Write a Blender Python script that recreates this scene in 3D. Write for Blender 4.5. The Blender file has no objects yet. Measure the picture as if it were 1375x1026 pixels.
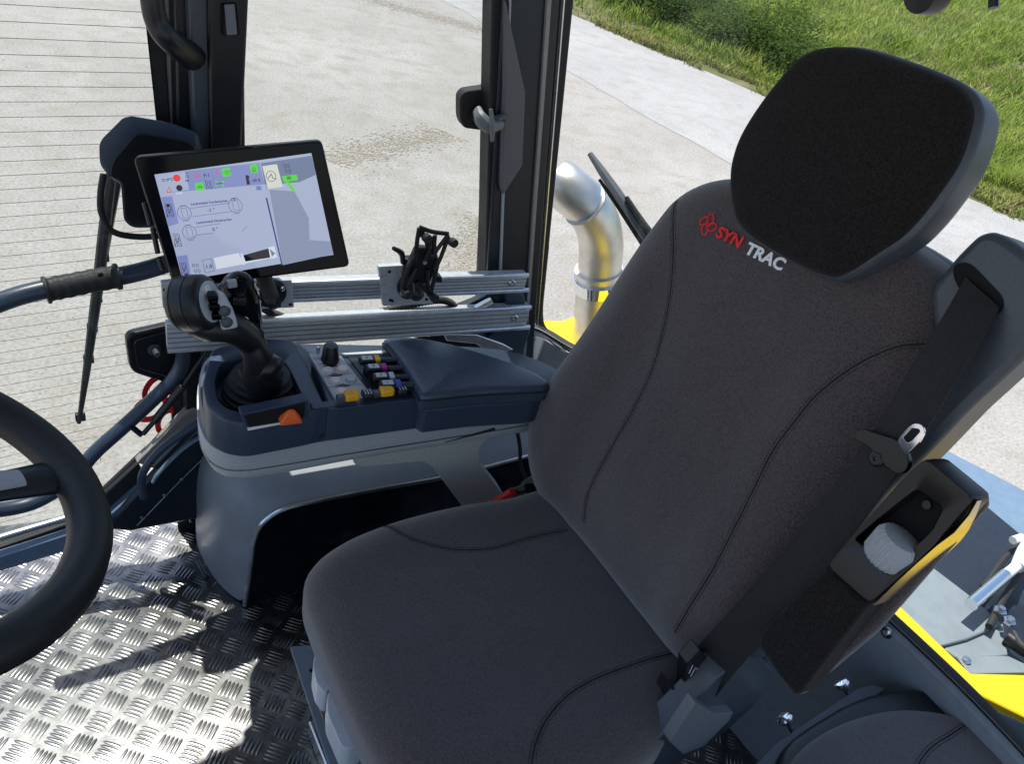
import bpy, math, random
from mathutils import noise as mnoise
from mathutils import Vector, Matrix
V = Vector
random.seed(7)
scene = bpy.context.scene
col = scene.collection
R2 = math.radians

# ------------------------------------------------------------------ camera, world, sun, exposure
# world: X rearwards, Y to the cab's right hand wall, Z up, origin on the cab floor below the lens
FL, CX, CY = 1087.0, 687.5, 513.0          # focal length and centre measured from the tread-plate lattice
EYE = V((0, 0, 1.5))
ROT = Matrix(((0.895, -0.088, 0.437), (-0.404, -0.573, 0.713), (0.188, -0.815, -0.548)))
_a = V(ROT[0]).normalized(); _c = V(ROT[2]); _c = (_c - _a*_c.dot(_a)).normalized(); _b = _c.cross(_a)
ROT = Matrix((_a, _b, _c))
cd = bpy.data.cameras.new('camera'); cam = bpy.data.objects.new('camera', cd); col.objects.link(cam)
cam.matrix_world = Matrix.Translation(EYE) @ (ROT @ Matrix(((1, 0, 0), (0, -1, 0), (0, 0, -1)))).to_4x4()
cd.sensor_width = 36; cd.lens = FL/1375*36; cd.clip_start = 0.02; cd.clip_end = 2000
scene.camera = cam

SUN = V((-0.30, 0.95, 0)).normalized()*math.cos(R2(71)) + V((0, 0, math.sin(R2(71))))
w = bpy.data.worlds.new('World'); scene.world = w; w.use_nodes = True
nt = w.node_tree; bg = nt.nodes['Background']
sky = nt.nodes.new('ShaderNodeTexSky'); sky.sky_type = 'NISHITA'; sky.sun_disc = False
sky.sun_elevation = R2(71); sky.sun_rotation = math.atan2(SUN.x, SUN.y)
nt.links.new(sky.outputs[0], bg.inputs[0]); bg.inputs[1].default_value = 0.108
sl = bpy.data.lights.new('sun', 'SUN'); sl.energy = 4.3; sl.angle = R2(0.5); sl.color = (1, .96, .9)
so = bpy.data.objects.new('sun', sl); col.objects.link(so)
so.rotation_euler = SUN.to_track_quat('Z', 'Y').to_euler(); so.location = (0, 0, 30)
scene.view_settings.view_transform = 'Standard'; scene.view_settings.look = 'None'
scene.view_settings.exposure = 1.0; scene.view_settings.gamma = 1
scene.view_settings.use_curve_mapping = False

# ------------------------------------------------------------------ measuring helpers (survey a known plane through a sight line)
def ray(x, y): return ROT @ V((x-CX, y-CY, FL))
def onz(x, y, z=0.0):
    d = ray(x, y); return EYE + d*((z-EYE.z)/d.z)
def onY(x, y, Y):
    d = ray(x, y); return EYE + d*(Y/d.y)
def onX(x, y, X):
    d = ray(x, y); return EYE + d*(X/d.x)
def onp(x, y, p0, n):
    d = ray(x, y); return EYE + d*(n.dot(p0-EYE)/n.dot(d))

# ------------------------------------------------------------------ materials
MATS = {}
def mat(name, base, rough=.5, metal=0., noise=None, bump=None, spec=.5, coat=0., emit=None, sheen=0., alpha_noise=None):
    m = bpy.data.materials.new(name); m.use_nodes = True; t = m.node_tree; p = t.nodes['Principled BSDF']
    p.inputs['Base Color'].default_value = (*base, 1); p.inputs['Roughness'].default_value = rough
    p.inputs['Metallic'].default_value = metal; p.inputs['Specular IOR Level'].default_value = spec
    if coat: p.inputs['Coat Weight'].default_value = coat; p.inputs['Coat Roughness'].default_value = .08
    if sheen: p.inputs['Sheen Weight'].default_value = sheen; p.inputs['Sheen Roughness'].default_value = .6
    if emit: p.inputs['Emission Color'].default_value = (*emit[:3], 1); p.inputs['Emission Strength'].default_value = emit[3]
    tc = t.nodes.new('ShaderNodeTexCoord')
    if noise:
        sc, amt = noise
        n = t.nodes.new('ShaderNodeTexNoise'); n.inputs['Scale'].default_value = sc; n.inputs['Detail'].default_value = 6
        t.links.new(tc.outputs['Object'], n.inputs['Vector'])
        r = t.nodes.new('ShaderNodeMapRange'); r.inputs[1].default_value = .3; r.inputs[2].default_value = .7
        r.inputs[3].default_value = 1-amt; r.inputs[4].default_value = 1+amt
        t.links.new(n.outputs[0], r.inputs[0])
        mx = t.nodes.new('ShaderNodeVectorMath'); mx.operation = 'SCALE'; mx.inputs[0].default_value = base
        t.links.new(r.outputs[0], mx.inputs['Scale']); t.links.new(mx.outputs[0], p.inputs['Base Color'])
        r2 = t.nodes.new('ShaderNodeMapRange'); r2.inputs[3].default_value = max(.03, rough*.85); r2.inputs[4].default_value = min(1, rough*1.2)
        n3 = t.nodes.new('ShaderNodeTexNoise'); n3.inputs['Scale'].default_value = sc*.13; n3.inputs['Detail'].default_value = 4
        t.links.new(tc.outputs['Object'], n3.inputs['Vector']); t.links.new(n3.outputs[0], r2.inputs[0]); t.links.new(r2.outputs[0], p.inputs['Roughness'])
    if bump:
        sc, st, ds = bump
        n2 = t.nodes.new('ShaderNodeTexNoise'); n2.inputs['Scale'].default_value = sc; n2.inputs['Detail'].default_value = 3
        t.links.new(tc.outputs['Object'], n2.inputs['Vector'])
        b = t.nodes.new('ShaderNodeBump'); b.inputs['Strength'].default_value = st; b.inputs['Distance'].default_value = ds
        t.links.new(n2.outputs[0], b.inputs['Height']); t.links.new(b.outputs[0], p.inputs['Normal'])
    MATS[name] = m; return m

FABRIC = mat('fabric', (.058, .042, .042), .95, noise=(380, .62), bump=(700, .6, .0014), spec=.15, sheen=.5)
FABRIC2 = mat('fabric_headrest', (.014, .0112, .0105), .95, noise=(380, .75), bump=(900, .5, .0012), spec=.12, sheen=.08)
THREAD = mat('thread', (.006, .006, .007), .8)
WEB = mat('webbing', (.022, .021, .022), .7, noise=(300, .25), bump=(700, .4, .0006), spec=.3)
LEATHER = mat('leather', (.038, .056, .086), .30, noise=(120, .12), bump=(260, .35, .0008), spec=.5)
NAVY = mat('navy_plastic', (.030, .046, .076), .36, noise=(260, .12), bump=(600, .25, .0004))
NAVYD = mat('dark_panel', (.010, .015, .026), .4, noise=(60, .2))
BLACK = mat('black_plastic', (.008, .0088, .011), .38, noise=(90, .2), bump=(500, .2, .0003))
RUBBER = mat('rubber', (.014, .014, .015), .62, noise=(150, .25))
GLOSS = mat('black_gloss', (.004, .005, .008), .07, noise=(6, .2), spec=.16)
GLOSS2 = mat('gloss_panel', (.005, .006, .010), .10, noise=(12, .3), spec=.45)
HANDG = mat('handle_grey', (.16, .17, .185), .45, noise=(200, .08))
POSTG = mat('post_cover_grey', (.12, .115, .12), .5, noise=(200, .08))
ANOD = mat('anodised_plate', (.55, .57, .60), .42, .35, noise=(80, .08))
WHEELM = mat('wheel_grip', (.008, .008, .009), .5, noise=(200, .2), bump=(500, .3, .0004))
BRACK = mat('bracket_grey', (.40, .385, .36), .7, noise=(300, .18), bump=(500, .4, .0006))
SATIN = mat('satin_edge', (.50, .44, .38), .30, 1.0, noise=(300, .1))
VOID = mat('recess_shade', (.003, .003, .003), .9)  # near black: shade of slots, holes and gaps put into the colour
TRIM = mat('trim_brown_black', (.012, .010, .0105), .36, noise=(300, .1), bump=(700, .1, .0002))
GREYP = mat('grey_plastic', (.38, .395, .41), .5, noise=(240, .08), bump=(600, .2, .0003))
SHELL = mat('grey_housing', (.22, .235, .255), .42, noise=(14, .08), bump=(400, .12, .0003))
LGREY = mat('light_grey_plastic', (.50, .52, .55), .45, noise=(200, .05))
BLUEG = mat('blue_grey_plastic', (.064, .073, .088), .40, noise=(150, .10), bump=(500, .15, .0003))
WALLP = mat('wall_panel', (.28, .31, .35), .5, noise=(60, .07))
BEIGE = mat('beige_trim', (.30, .27, .25), .6, noise=(80, .1))
ALU = mat('aluminium', (.78, .80, .83), .36, 1.0, noise=(70, .10))
ALUD = mat('aluminium_groove', (.35, .37, .40), .45, 1.0)
STEEL = mat('steel', (.62, .63, .65), .22, 1.0, noise=(60, .1))
CHROME = mat('chrome', (.85, .87, .9), .06, 1.0)
ZINC = mat('exhaust_steel', (.70, .68, .64), .40, 1.0, noise=(22, .13), bump=(40, .06, .003))
YELLOW = mat('yellow_paint', (.62, .44, .0), .4, noise=(25, .06), coat=.3)
YCAP = mat('yellow_cap', (.85, .42, .01), .45, noise=(300, .08))
ORANGE = mat('orange_plastic', (.85, .13, .02), .45, noise=(300, .08))
RED = mat('red_plastic', (.70, .03, .02), .4, noise=(300, .08))
REDPRINT = mat('red_print', (.85, .012, .02), .6, noise=(500, .1))
WHITEPRINT = mat('white_print', (.92, .92, .93), .6, noise=(500, .1))
TANKP = mat('tank_blue_grey', (.13, .19, .27), .38, noise=(30, .08))
DECKP = mat('deck_grey', (.17, .20, .22), .45, noise=(30, .08))
HEAD = mat('headliner', (.30, .30, .31), .9, noise=(40, .1))
PINK = mat('button_face', (.85, .72, .68), .45, noise=(300, .05))
MAGENTA = mat('magenta_band', (.35, .02, .22), .5, noise=(300, .05))
BLUEB = mat('blue_band', (.03, .08, .40), .5, noise=(300, .05))
WHITEM = mat('white_metal', (.72, .74, .76), .35, noise=(100, .08))

def tread_mat():
    m = mat('tread_aluminium', (.56, .57, .60), .30, 1.0)
    t = m.node_tree; p = t.nodes['Principled BSDF']; tc = t.nodes.new('ShaderNodeTexCoord')
    n = t.nodes.new('ShaderNodeTexNoise'); n.inputs['Scale'].default_value = 9; n.inputs['Detail'].default_value = 8
    t.links.new(tc.outputs['Object'], n.inputs['Vector'])
    r = t.nodes.new('ShaderNodeMapRange'); r.inputs[1].default_value = .35; r.inputs[2].default_value = .7; r.inputs[3].default_value = .24; r.inputs[4].default_value = .36
    t.links.new(n.outputs[0], r.inputs[0]); t.links.new(r.outputs[0], p.inputs['Roughness'])
    n2 = t.nodes.new('ShaderNodeTexNoise'); n2.inputs['Scale'].default_value = 60; n2.inputs['Detail'].default_value = 5
    t.links.new(tc.outputs['Object'], n2.inputs['Vector'])
    cr = t.nodes.new('ShaderNodeMapRange'); cr.inputs[1].default_value = .3; cr.inputs[2].default_value = .7; cr.inputs[3].default_value = .13; cr.inputs[4].default_value = .235
    t.links.new(n2.outputs[0], cr.inputs[0]); cb = t.nodes.new('ShaderNodeCombineColor')
    for i in range(3): t.links.new(cr.outputs[0], cb.inputs[i])
    t.links.new(cb.outputs[0], p.inputs['Base Color'])
    b = t.nodes.new('ShaderNodeBump'); b.inputs['Strength'].default_value = .25; b.inputs['Distance'].default_value = .002
    t.links.new(n.outputs[0], b.inputs['Height']); t.links.new(b.outputs[0], p.inputs['Normal'])
    return m
TREAD = tread_mat()

def glass_mat():
    m = bpy.data.materials.new('pane_glass'); m.use_nodes = True; t = m.node_tree; t.nodes.clear()
    o = t.nodes.new('ShaderNodeOutputMaterial'); mx = t.nodes.new('ShaderNodeMixShader')
    tr = t.nodes.new('ShaderNodeBsdfTransparent'); tr.inputs[0].default_value = (.90, .92, .90, 1)
    gl = t.nodes.new('ShaderNodeBsdfGlossy'); gl.inputs[1].default_value = .0; gl.inputs[0].default_value = (.9, .9, .9, 1)
    lw = t.nodes.new('ShaderNodeLayerWeight'); lw.inputs[0].default_value = .5
    pw = t.nodes.new('ShaderNodeMath'); pw.operation = 'POWER'; pw.inputs[1].default_value = 4; t.links.new(lw.outputs['Facing'], pw.inputs[0])
    fr = t.nodes.new('ShaderNodeMath'); fr.operation = 'MULTIPLY_ADD'; fr.inputs[1].default_value = .7; fr.inputs[2].default_value = .025; t.links.new(pw.outputs[0], fr.inputs[0])
    t.links.new(fr.outputs[0], mx.inputs[0]); t.links.new(tr.outputs[0], mx.inputs[1]); t.links.new(gl.outputs[0], mx.inputs[2])
    df = t.nodes.new('ShaderNodeBsdfDiffuse'); df.inputs[0].default_value = (.55, .53, .5, 1); m2 = t.nodes.new('ShaderNodeMixShader')
    tc = t.nodes.new('ShaderNodeTexCoord'); n1 = t.nodes.new('ShaderNodeTexNoise'); n1.inputs['Scale'].default_value = 7; n1.inputs['Detail'].default_value = 9; n1.inputs['Distortion'].default_value = 1.2
    t.links.new(tc.outputs['Object'], n1.inputs['Vector'])
    r = t.nodes.new('ShaderNodeMapRange'); r.inputs[1].default_value = .42; r.inputs[2].default_value = .85; r.inputs[3].default_value = .004; r.inputs[4].default_value = .055
    t.links.new(n1.outputs[0], r.inputs[0]); t.links.new(r.outputs[0], m2.inputs[0]); t.links.new(mx.outputs[0], m2.inputs[1]); t.links.new(df.outputs[0], m2.inputs[2])
    t.links.new(m2.outputs[0], o.inputs[0]); return m
GLASS = glass_mat()

def screen_mat(name, c, s):
    return mat(name, tuple(x*.25 for x in c), .12, emit=(*c, s*.42), coat=.3)

def ground_mat(name, c1, c2, c3, speck=.35):
    m = mat(name, c1, .95, spec=.2); t = m.node_tree; p = t.nodes['Principled BSDF']; tc = t.nodes.new('ShaderNodeTexCoord')
    def noise(s, d, dist=0):
        n = t.nodes.new('ShaderNodeTexNoise'); n.inputs['Scale'].default_value = s; n.inputs['Detail'].default_value = d
        n.inputs['Distortion'].default_value = dist
        t.links.new(tc.outputs['Object'], n.inputs['Vector']); return n
    def ramp(n, a, b):
        r = t.nodes.new('ShaderNodeMapRange'); r.inputs[1].default_value = a; r.inputs[2].default_value = b; t.links.new(n.outputs[0], r.inputs[0]); return r
    def mix(f, a, b):
        x = t.nodes.new('ShaderNodeMix'); x.data_type = 'RGBA'
        t.links.new(f, x.inputs[0])
        for s, v in ((6, a), (7, b)):
            if isinstance(v, tuple): x.inputs[s].default_value = (*v, 1)
            else: t.links.new(v, x.inputs[s])
        return x.outputs[2]
    big = ramp(noise(.45, 5, .6), .35, .68); mid = ramp(noise(3.2, 8, .4), .45, .75); fine = ramp(noise(55, 3), .30, .42); grit = ramp(noise(38, 10), .25, .75)
    c = mix(big.outputs[0], c1, c2); c = mix(mid.outputs[0], c, c3)
    g = t.nodes.new('ShaderNodeMath'); g.operation = 'MULTIPLY_ADD'; g.inputs[1].default_value = .42; g.inputs[2].default_value = .79
    t.links.new(grit.outputs[0], g.inputs[0])
    s = t.nodes.new('ShaderNodeVectorMath'); s.operation = 'SCALE'; t.links.new(c, s.inputs[0]); t.links.new(g.outputs[0], s.inputs['Scale'])
    f2 = t.nodes.new('ShaderNodeMath'); f2.operation = 'MULTIPLY_ADD'; f2.inputs[1].default_value = speck; f2.inputs[2].default_value = 1-speck
    t.links.new(fine.outputs[0], f2.inputs[0])
    s2 = t.nodes.new('ShaderNodeVectorMath'); s2.operation = 'SCALE'; t.links.new(s.outputs[0], s2.inputs[0]); t.links.new(f2.outputs[0], s2.inputs['Scale'])
    t.links.new(s2.outputs[0], p.inputs['Base Color'])
    b = t.nodes.new('ShaderNodeBump'); b.inputs['Strength'].default_value = .45; b.inputs['Distance'].default_value = .010
    t.links.new(grit.outputs[0], b.inputs['Height']); t.links.new(b.outputs[0], p.inputs['Normal'])
    return m
GRAVEL = ground_mat('yard_gravel', (.270, .255, .243), (.312, .298, .288), (.245, .224, .200), .36)
ASPHALT = ground_mat('road_surface', (.29, .282, .288), (.335, .327, .33), (.262, .253, .242), .28)
SOIL = ground_mat('verge_soil', (.105, .095, .045), (.08, .10, .03), (.19, .16, .10))
TRACKM = ground_mat('tyre_mark', (.285, .250, .205), (.30, .268, .225), (.26, .225, .18))
STONE = mat('stone', (.36, .33, .30), .9, noise=(30, .3))

def leaf_mat(name, c1, c2, trans=.25):
    m = bpy.data.materials.new(name); m.use_nodes = True; t = m.node_tree; p = t.nodes['Principled BSDF']
    p.inputs['Roughness'].default_value = .75; p.inputs['Specular IOR Level'].default_value = .08
    oi = t.nodes.new('ShaderNodeTexCoord'); n = t.nodes.new('ShaderNodeTexNoise'); n.inputs['Scale'].default_value = 1.3; n.inputs['Detail'].default_value = 8
    t.links.new(oi.outputs['Object'], n.inputs['Vector'])
    r = t.nodes.new('ShaderNodeMapRange'); r.inputs[1].default_value = .35; r.inputs[2].default_value = .65; t.links.new(n.outputs[0], r.inputs[0])
    x = t.nodes.new('ShaderNodeMix'); x.data_type = 'RGBA'; x.inputs[6].default_value = (*c1, 1); x.inputs[7].default_value = (*c2, 1)
    t.links.new(r.outputs[0], x.inputs[0]); t.links.new(x.outputs[2], p.inputs['Base Color'])
    tl = t.nodes.new('ShaderNodeBsdfTranslucent'); t.links.new(x.outputs[2], tl.inputs[0])
    mx = t.nodes.new('ShaderNodeMixShader'); mx.inputs[0].default_value = trans
    t.links.new(p.outputs[0], mx.inputs[1]); t.links.new(tl.outputs[0], mx.inputs[2]); t.links.new(mx.outputs[0], t.nodes['Material Output'].inputs[0])
    return m
GRASSM = leaf_mat('grass_blades', (.165, .255, .035), (.33, .38, .095), .35)
BUSHM = leaf_mat('bush_leaves', (.024, .050, .008), (.070, .115, .02), .22)
DRYM = leaf_mat('dry_grass', (.30, .25, .12), (.22, .22, .08), .2)

# ------------------------------------------------------------------ mesh building
class MB:
    def __init__(s): s.v = []; s.f = []
    def add(s, vs, fs):
        o = len(s.v); s.v += [V(p) for p in vs]; s.f += [tuple(o+i for i in f) for f in fs]; return s
    def prism(s, pts, d):
        """closed outline pts (3D, planar) swept by vector d"""
        n = len(pts); pts = [V(p) for p in pts]; d = V(d)
        nn = sum(((pts[i]-pts[0]).cross(pts[(i+1) % n]-pts[0]) for i in range(n)), V((0, 0, 0)))
        if nn.dot(d) > 0: pts = pts[::-1]
        s.add(pts + [p+d for p in pts], [tuple(range(n)), tuple(range(2*n-1, n-1, -1))] + [(i, i+n, (i+1) % n+n, (i+1) % n) for i in range(n)])
        return s
    def box(s, c, sx, sy, sz, ax=None):
        X, Y, Z = ax or (V((1, 0, 0)), V((0, 1, 0)), V((0, 0, 1))); c = V(c)
        b = [c+X*(i*sx/2)+Y*(j*sy/2)-Z*(sz/2) for i, j in ((-1, -1), (1, -1), (1, 1), (-1, 1))]
        return s.prism(b, Z*sz)
    def loft(s, loops, close=True, cap0=True, cap1=True):
        n = len(loops[0]); o = len(s.v)
        for l in loops: s.v += [V(p) for p in l]
        for k in range(len(loops)-1):
            for i in range(n if close else n-1):
                a = o+k*n+i; b = o+k*n+(i+1) % n
                s.f.append((a, b, b+n, a+n))
        if cap0: s.f.append(tuple(o+i for i in range(n-1, -1, -1)))
        if cap1: s.f.append(tuple(o+(len(loops)-1)*n+i for i in range(n)))
        return s
    def tube(s, pts, r, seg=12, smooth=True, cap=True, sub=6, flat=1.0, flatdir=None):
        pts = [V(p) for p in pts]; rr = r if isinstance(r, (list, tuple)) else [r]*len(pts)
        if smooth and len(pts) > 2: pts, rr = crs(pts, rr, sub)
        loops = []; up = None
        for i, p in enumerate(pts):
            t = (pts[min(i+1, len(pts)-1)]-pts[max(i-1, 0)]).normalized()
            if up is None:
                up = V((0, 0, 1)) if abs(t.z) < .9 else V((1, 0, 0))
                if flatdir is not None: up = V(flatdir)
            u = (up - t*up.dot(t)).normalized(); up = u; v = t.cross(u)
            loops.append([p + u*(rr[i]*flat*math.cos(a)) + v*(rr[i]*math.sin(a)) for a in [2*math.pi*k/seg for k in range(seg)]])
        return s.loft(loops, True, cap, cap)
    def lathe(s, c, axis, prof, seg=24, ribs=0, ribd=0):
        """prof: list (r, h) along axis"""
        axis = V(axis).normalized(); c = V(c); u = axis.orthogonal().normalized(); v = axis.cross(u)
        loops = []
        for r, h in prof:
            l = []
            for k in range(seg):
                rk = r
                if ribs and r > 1e-4 and (k*ribs*2//seg) % 2 == 0: rk = r-ribd
                a = 2*math.pi*k/seg
                l.append(c+axis*h+u*(rk*math.cos(a))+v*(rk*math.sin(a)))
            loops.append(l)
        return s.loft(loops)
    def build(s, name, m, parent=None, bevel=0, seg=2, smooth=35, subd=0):
        return build(name, s, m, parent, bevel, seg, smooth, subd)

def crs(pts, rr, sub):
    P = [pts[0]*2-pts[1]] + pts + [pts[-1]*2-pts[-2]]; Rr = [rr[0]]+list(rr)+[rr[-1]]
    o, q = [], []
    for i in range(1, len(P)-2):
        for k in range(sub):
            t = k/sub; a, b, c, d = P[i-1], P[i], P[i+1], P[i+2]
            o.append(.5*((2*b)+(c-a)*t+(2*a-5*b+4*c-d)*t*t+(3*b-3*c+d-a)*t**3)); q.append(Rr[i]*(1-t)+Rr[i+1]*t)
    o.append(P[-2]); q.append(Rr[-2]); return o, q
def closed_crs(pts, sub=5):
    n = len(pts); o = []
    for i in range(n):
        a, b, c, d = pts[i-1], pts[i], pts[(i+1) % n], pts[(i+2) % n]
        for k in range(sub):
            t = k/sub
            o.append(.5*((2*b)+(c-a)*t+(2*a-5*b+4*c-d)*t*t+(3*b-3*c+d-a)*t**3))
    return o
def round_poly(pts, r=.01, seg=4):
    """round the corners of a planar 3D polygon"""
    o = []; n = len(pts)
    for i in range(n):
        p, a, b = V(pts[i]), V(pts[i-1]), V(pts[(i+1) % n])
        da, db = a-p, b-p; rr = min(r, da.length*.45, db.length*.45)
        A = p+da.normalized()*rr; B = p+db.normalized()*rr
        for k in range(seg+1):
            t = k/seg; o.append(A*(1-t)**2+p*2*t*(1-t)+B*t*t)
    return o

def setorigin(o, p): o['_o'] = tuple(p)
def build(name, mb, m, parent=None, bevel=0, seg=2, smooth=35, subd=0):
    if parent is not None: org = V(parent['_o'])
    else:
        org = sum(mb.v, V((0, 0, 0)))/len(mb.v); org.z = min(p.z for p in mb.v)
    me = bpy.data.meshes.new(name); me.from_pydata([tuple(p-org) for p in mb.v], [], mb.f); me.validate()
    me.materials.append(m)
    me.polygons.foreach_set('use_smooth', [bool(smooth)]*len(me.polygons))
    if smooth and smooth < 180: me.set_sharp_from_angle(angle=R2(smooth))
    me.update()
    o = bpy.data.objects.new(name, me); col.objects.link(o)
    if parent is not None: o.parent = parent
    else: o.location = org
    o['_o'] = tuple(org)
    if bevel:
        b = o.modifiers.new('bevel', 'BEVEL'); b.width = bevel; b.segments = seg; b.limit_method = 'ANGLE'; b.angle_limit = R2(32); b.harden_normals = False
    if subd:
        b = o.modifiers.new('sub', 'SUBSURF'); b.levels = subd; b.render_levels = subd
    return o
def thing(name, label, cat, loc, group=None):
    o = bpy.data.objects.new(name, None); col.objects.link(o); o.location = V(loc); o['_o'] = tuple(loc); o.empty_display_size = .05
    o['label'] = label; o['category'] = cat
    if group: o['group'] = group
    return o
def tag(o, label, cat, group=None):
    o['label'] = label; o['category'] = cat
    if group: o['group'] = group
    return o
def struct(o): o['kind'] = 'structure'; return o
def stuff(o): o['kind'] = 'stuff'; return o

def text(s, size, o, U, W, m, parent, name='lettering', bold=0., ext=.0004, shear=0., spacing=1.0, align='LEFT'):
    """lettering with baseline start o, along U, up W"""
    cu = bpy.data.curves.new('t', 'FONT'); cu.body = s; cu.size = size; cu.offset = bold; cu.extrude = ext; cu.shear = shear
    cu.space_character = spacing; cu.align_x = align; cu.resolution_u = 3
    to = bpy.data.objects.new('t', cu); col.objects.link(to)
    dg = bpy.context.evaluated_depsgraph_get(); me = bpy.data.meshes.new_from_object(to.evaluated_get(dg))
    bpy.data.objects.remove(to)
    N = U.cross(W).normalized(); mb = MB()
    mb.add([V(o)+U*v.co.x+W*v.co.y+N*v.co.z for v in me.vertices], [tuple(p.vertices) for p in me.polygons])
    bpy.data.meshes.remove(me)
    return build(name, mb, m, parent, smooth=0)

class Pillow:
    """upholstered slab: closed outline in a local plane, rounded rim, domed front, evaluable surface"""
    def __init__(s, outline, o, U, W, N, thick=.1, r=.03, dome=.02, h=None, n=120, rb=.02):
        s.o, s.U, s.W, s.N = V(o), V(U), V(W), V(N)
        pts = closed_crs([V((a, b, 0)) for a, b in outline], 8)
        s.c = sum(pts, V((0, 0, 0)))/len(pts)
        A = sorted((math.atan2(p.y-s.c.y, p.x-s.c.x), (p-s.c).length) for p in pts)
        s.A = A; s.r = r; s.dome = dome; s.h = h; s.thick = thick; s.rb = rb; s.n = n
    def R(s, a):
        A = s.A; lo, hi = 0, len(A)
        while lo < hi:
            m = (lo+hi)//2
            if A[m][0] < a: lo = m+1
            else: hi = m
        a1, r1 = A[lo % len(A)]; a0, r0 = A[lo-1]
        d = (a1-a0) % (2*math.pi); t = ((a-a0) % (2*math.pi))/d if d > 1e-9 else 0
        return r0+(r1-r0)*min(t, 1)
    def pt(s, a, k, base):
        return s.o+s.U*(s.c.x+math.cos(a)*k)+s.W*(s.c.y+math.sin(a)*k)+s.N*base
    def height(s, u, v):
        dx, dy = u-s.c.x, v-s.c.y; a = math.atan2(dy, dx); R = s.R(a); d = math.hypot(dx, dy)
        e = max(0, R-d)
        z = -s.r + math.sqrt(max(0, s.r**2-max(0, s.r-e)**2))
        k = min(1, d/max(1e-6, R-s.r*.5)); z += s.dome*(1-k**2.2)
        if s.h: z += s.h(u, v)*min(1, e/(s.r*1.6))
        return z
    def surf(s, u, v, off=0): return s.o+s.U*u+s.W*v+s.N*(s.height(u, v)+off)
    def mesh(s):
        mb = MB(); ang = [-math.pi+2*math.pi*(i+.5)/s.n for i in range(s.n)]; Rs = [s.R(a) for a in ang]; loops = []
        for t in (0, .3, .6, .85, 1):
            q = math.pi/2*t
            loops.append([s.pt(a, R-s.rb*(1-math.sin(q)), -s.thick+s.rb*(1-math.cos(q))) for a, R in zip(ang, Rs)])
        for e in (0, .06, .15, .3, .5, .75, 1.0):
            l = []
            for a, R in zip(ang, Rs):
                d = R-s.r*(e**1.6); u, v = s.c.x+math.cos(a)*d, s.c.y+math.sin(a)*d
                l.append(s.surf(u, v))
            loops.append(l)
        K = 16
        for k in range(1, K):
            l = []
            for a, R in zip(ang, Rs):
                d = (R-s.r)*(1-k/K); l.append(s.surf(s.c.x+math.cos(a)*d, s.c.y+math.sin(a)*d))
            loops.append(l)
        mb.loft(loops, True, True, False)
        o = len(mb.v); mb.v.append(s.surf(s.c.x, s.c.y)); b = o-s.n
        mb.f += [(b+i, b+(i+1) % s.n, o) for i in range(s.n)]
        return mb
    def uv(s, x, y, off=0.):
        q = onp(x, y, s.o+s.N*off, s.N)-s.o; return q.dot(s.U), q.dot(s.W)
    def seam(s, px, name_parent, groove=True):
        uvs = []
        for x, y in px:
            u, v = s.uv(x, y)
            for _ in range(3): u, v = s.uv(x, y, s.height(u, v))
            uvs.append(V((u, v, 0)))
        pts, _ = crs(uvs, [0]*len(uvs), 12)
        mb = MB(); mb.tube([s.surf(p.x, p.y, -.0003) for p in pts], .0012, 6, False)
        st = MB(); L = 0; last = pts[0]
        for side in (-1, 1):
            acc = 0; seg = []
            for i in range(len(pts)-1):
                p, q = pts[i], pts[i+1]; d = (q-p).length; t = (q-p).normalized(); n = V((-t.y, t.x, 0))*(.0045*side)
                m = max(1, int(d/.0011))
                for k in range(m):
                    x = p+(q-p)*(k/m)+n; acc += d/m
                    if acc % .0046 < .0033: seg.append(s.surf(x.x, x.y, .0002))
                    else:
                        if len(seg) > 1: st.tube([seg[0], seg[-1]], .00065, 4, False)
                        seg = []
        mb.build('seam', THREAD, name_parent, smooth=180); st.build('stitching', THREAD, name_parent, smooth=0)

# ------------------------------------------------------------------ ground, road, verge
GZ = -1.3
mb = MB(); mb.add([(-300, -200, GZ), (400, -200, GZ), (400, 500, GZ), (-300, 500, GZ)], [(0, 1, 2, 3)])
struct(build('ground', mb, GRAVEL))
E0, E1 = onz(770, 20, GZ), onz(1030, 130, GZ); E2 = onz(1290, 262, GZ); E3 = onz(1375, 297, GZ)
L0, L1 = onz(770, 100, GZ), onz(1000, 230, GZ)
dE = (E0-E1).normalized(); dL = (L0-L1).normalized()
up4 = V((0, 0, .004))
edge = [E0+dE*60, E0+dE*15, E0, E1, E2, E3, E3+(E3-E2).normalized()*40]
ed = [edge[i].lerp(edge[i+1], k/10) for i in range(6) for k in range(10)]+[edge[-1]]; n = len(ed)
for _ in range(3): ed = [ed[0]]+[(ed[i-1]+ed[i]*2+ed[i+1])/4 if 15 < i < 55 else ed[i] for i in range(1, n-1)]+[ed[-1]]
nrm = []
for i in range(n):
    t = (ed[min(i+1, n-1)]-ed[max(i-1, 0)]).normalized(); q = V((-t.y, t.x, 0))
    if q.dot(V((1, 1, 0))) < 0: q = -q
    nrm.append(q)
def inner_x(y):
    k = [(-60, 9.0), (2, 7.7), (7.4, 7.12), (11.23, 6.72), (16, 6.3), (90, -6)]
    for (a, b), (c, d) in zip(k, k[1:]):
        if y <= c: return b+(d-b)*max(0, (y-a))/(c-a)
    return -6
inn = [V((inner_x(p.y)+random.uniform(-.05, .05), p.y, GZ)) for p in ed]
mb = MB(); mb.add([p+up4 for p in ed]+[p+up4 for p in inn], [(i+n, i+n+1, i+1, i) for i in range(n-1)])
struct(build('road', mb, ASPHALT))
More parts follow.
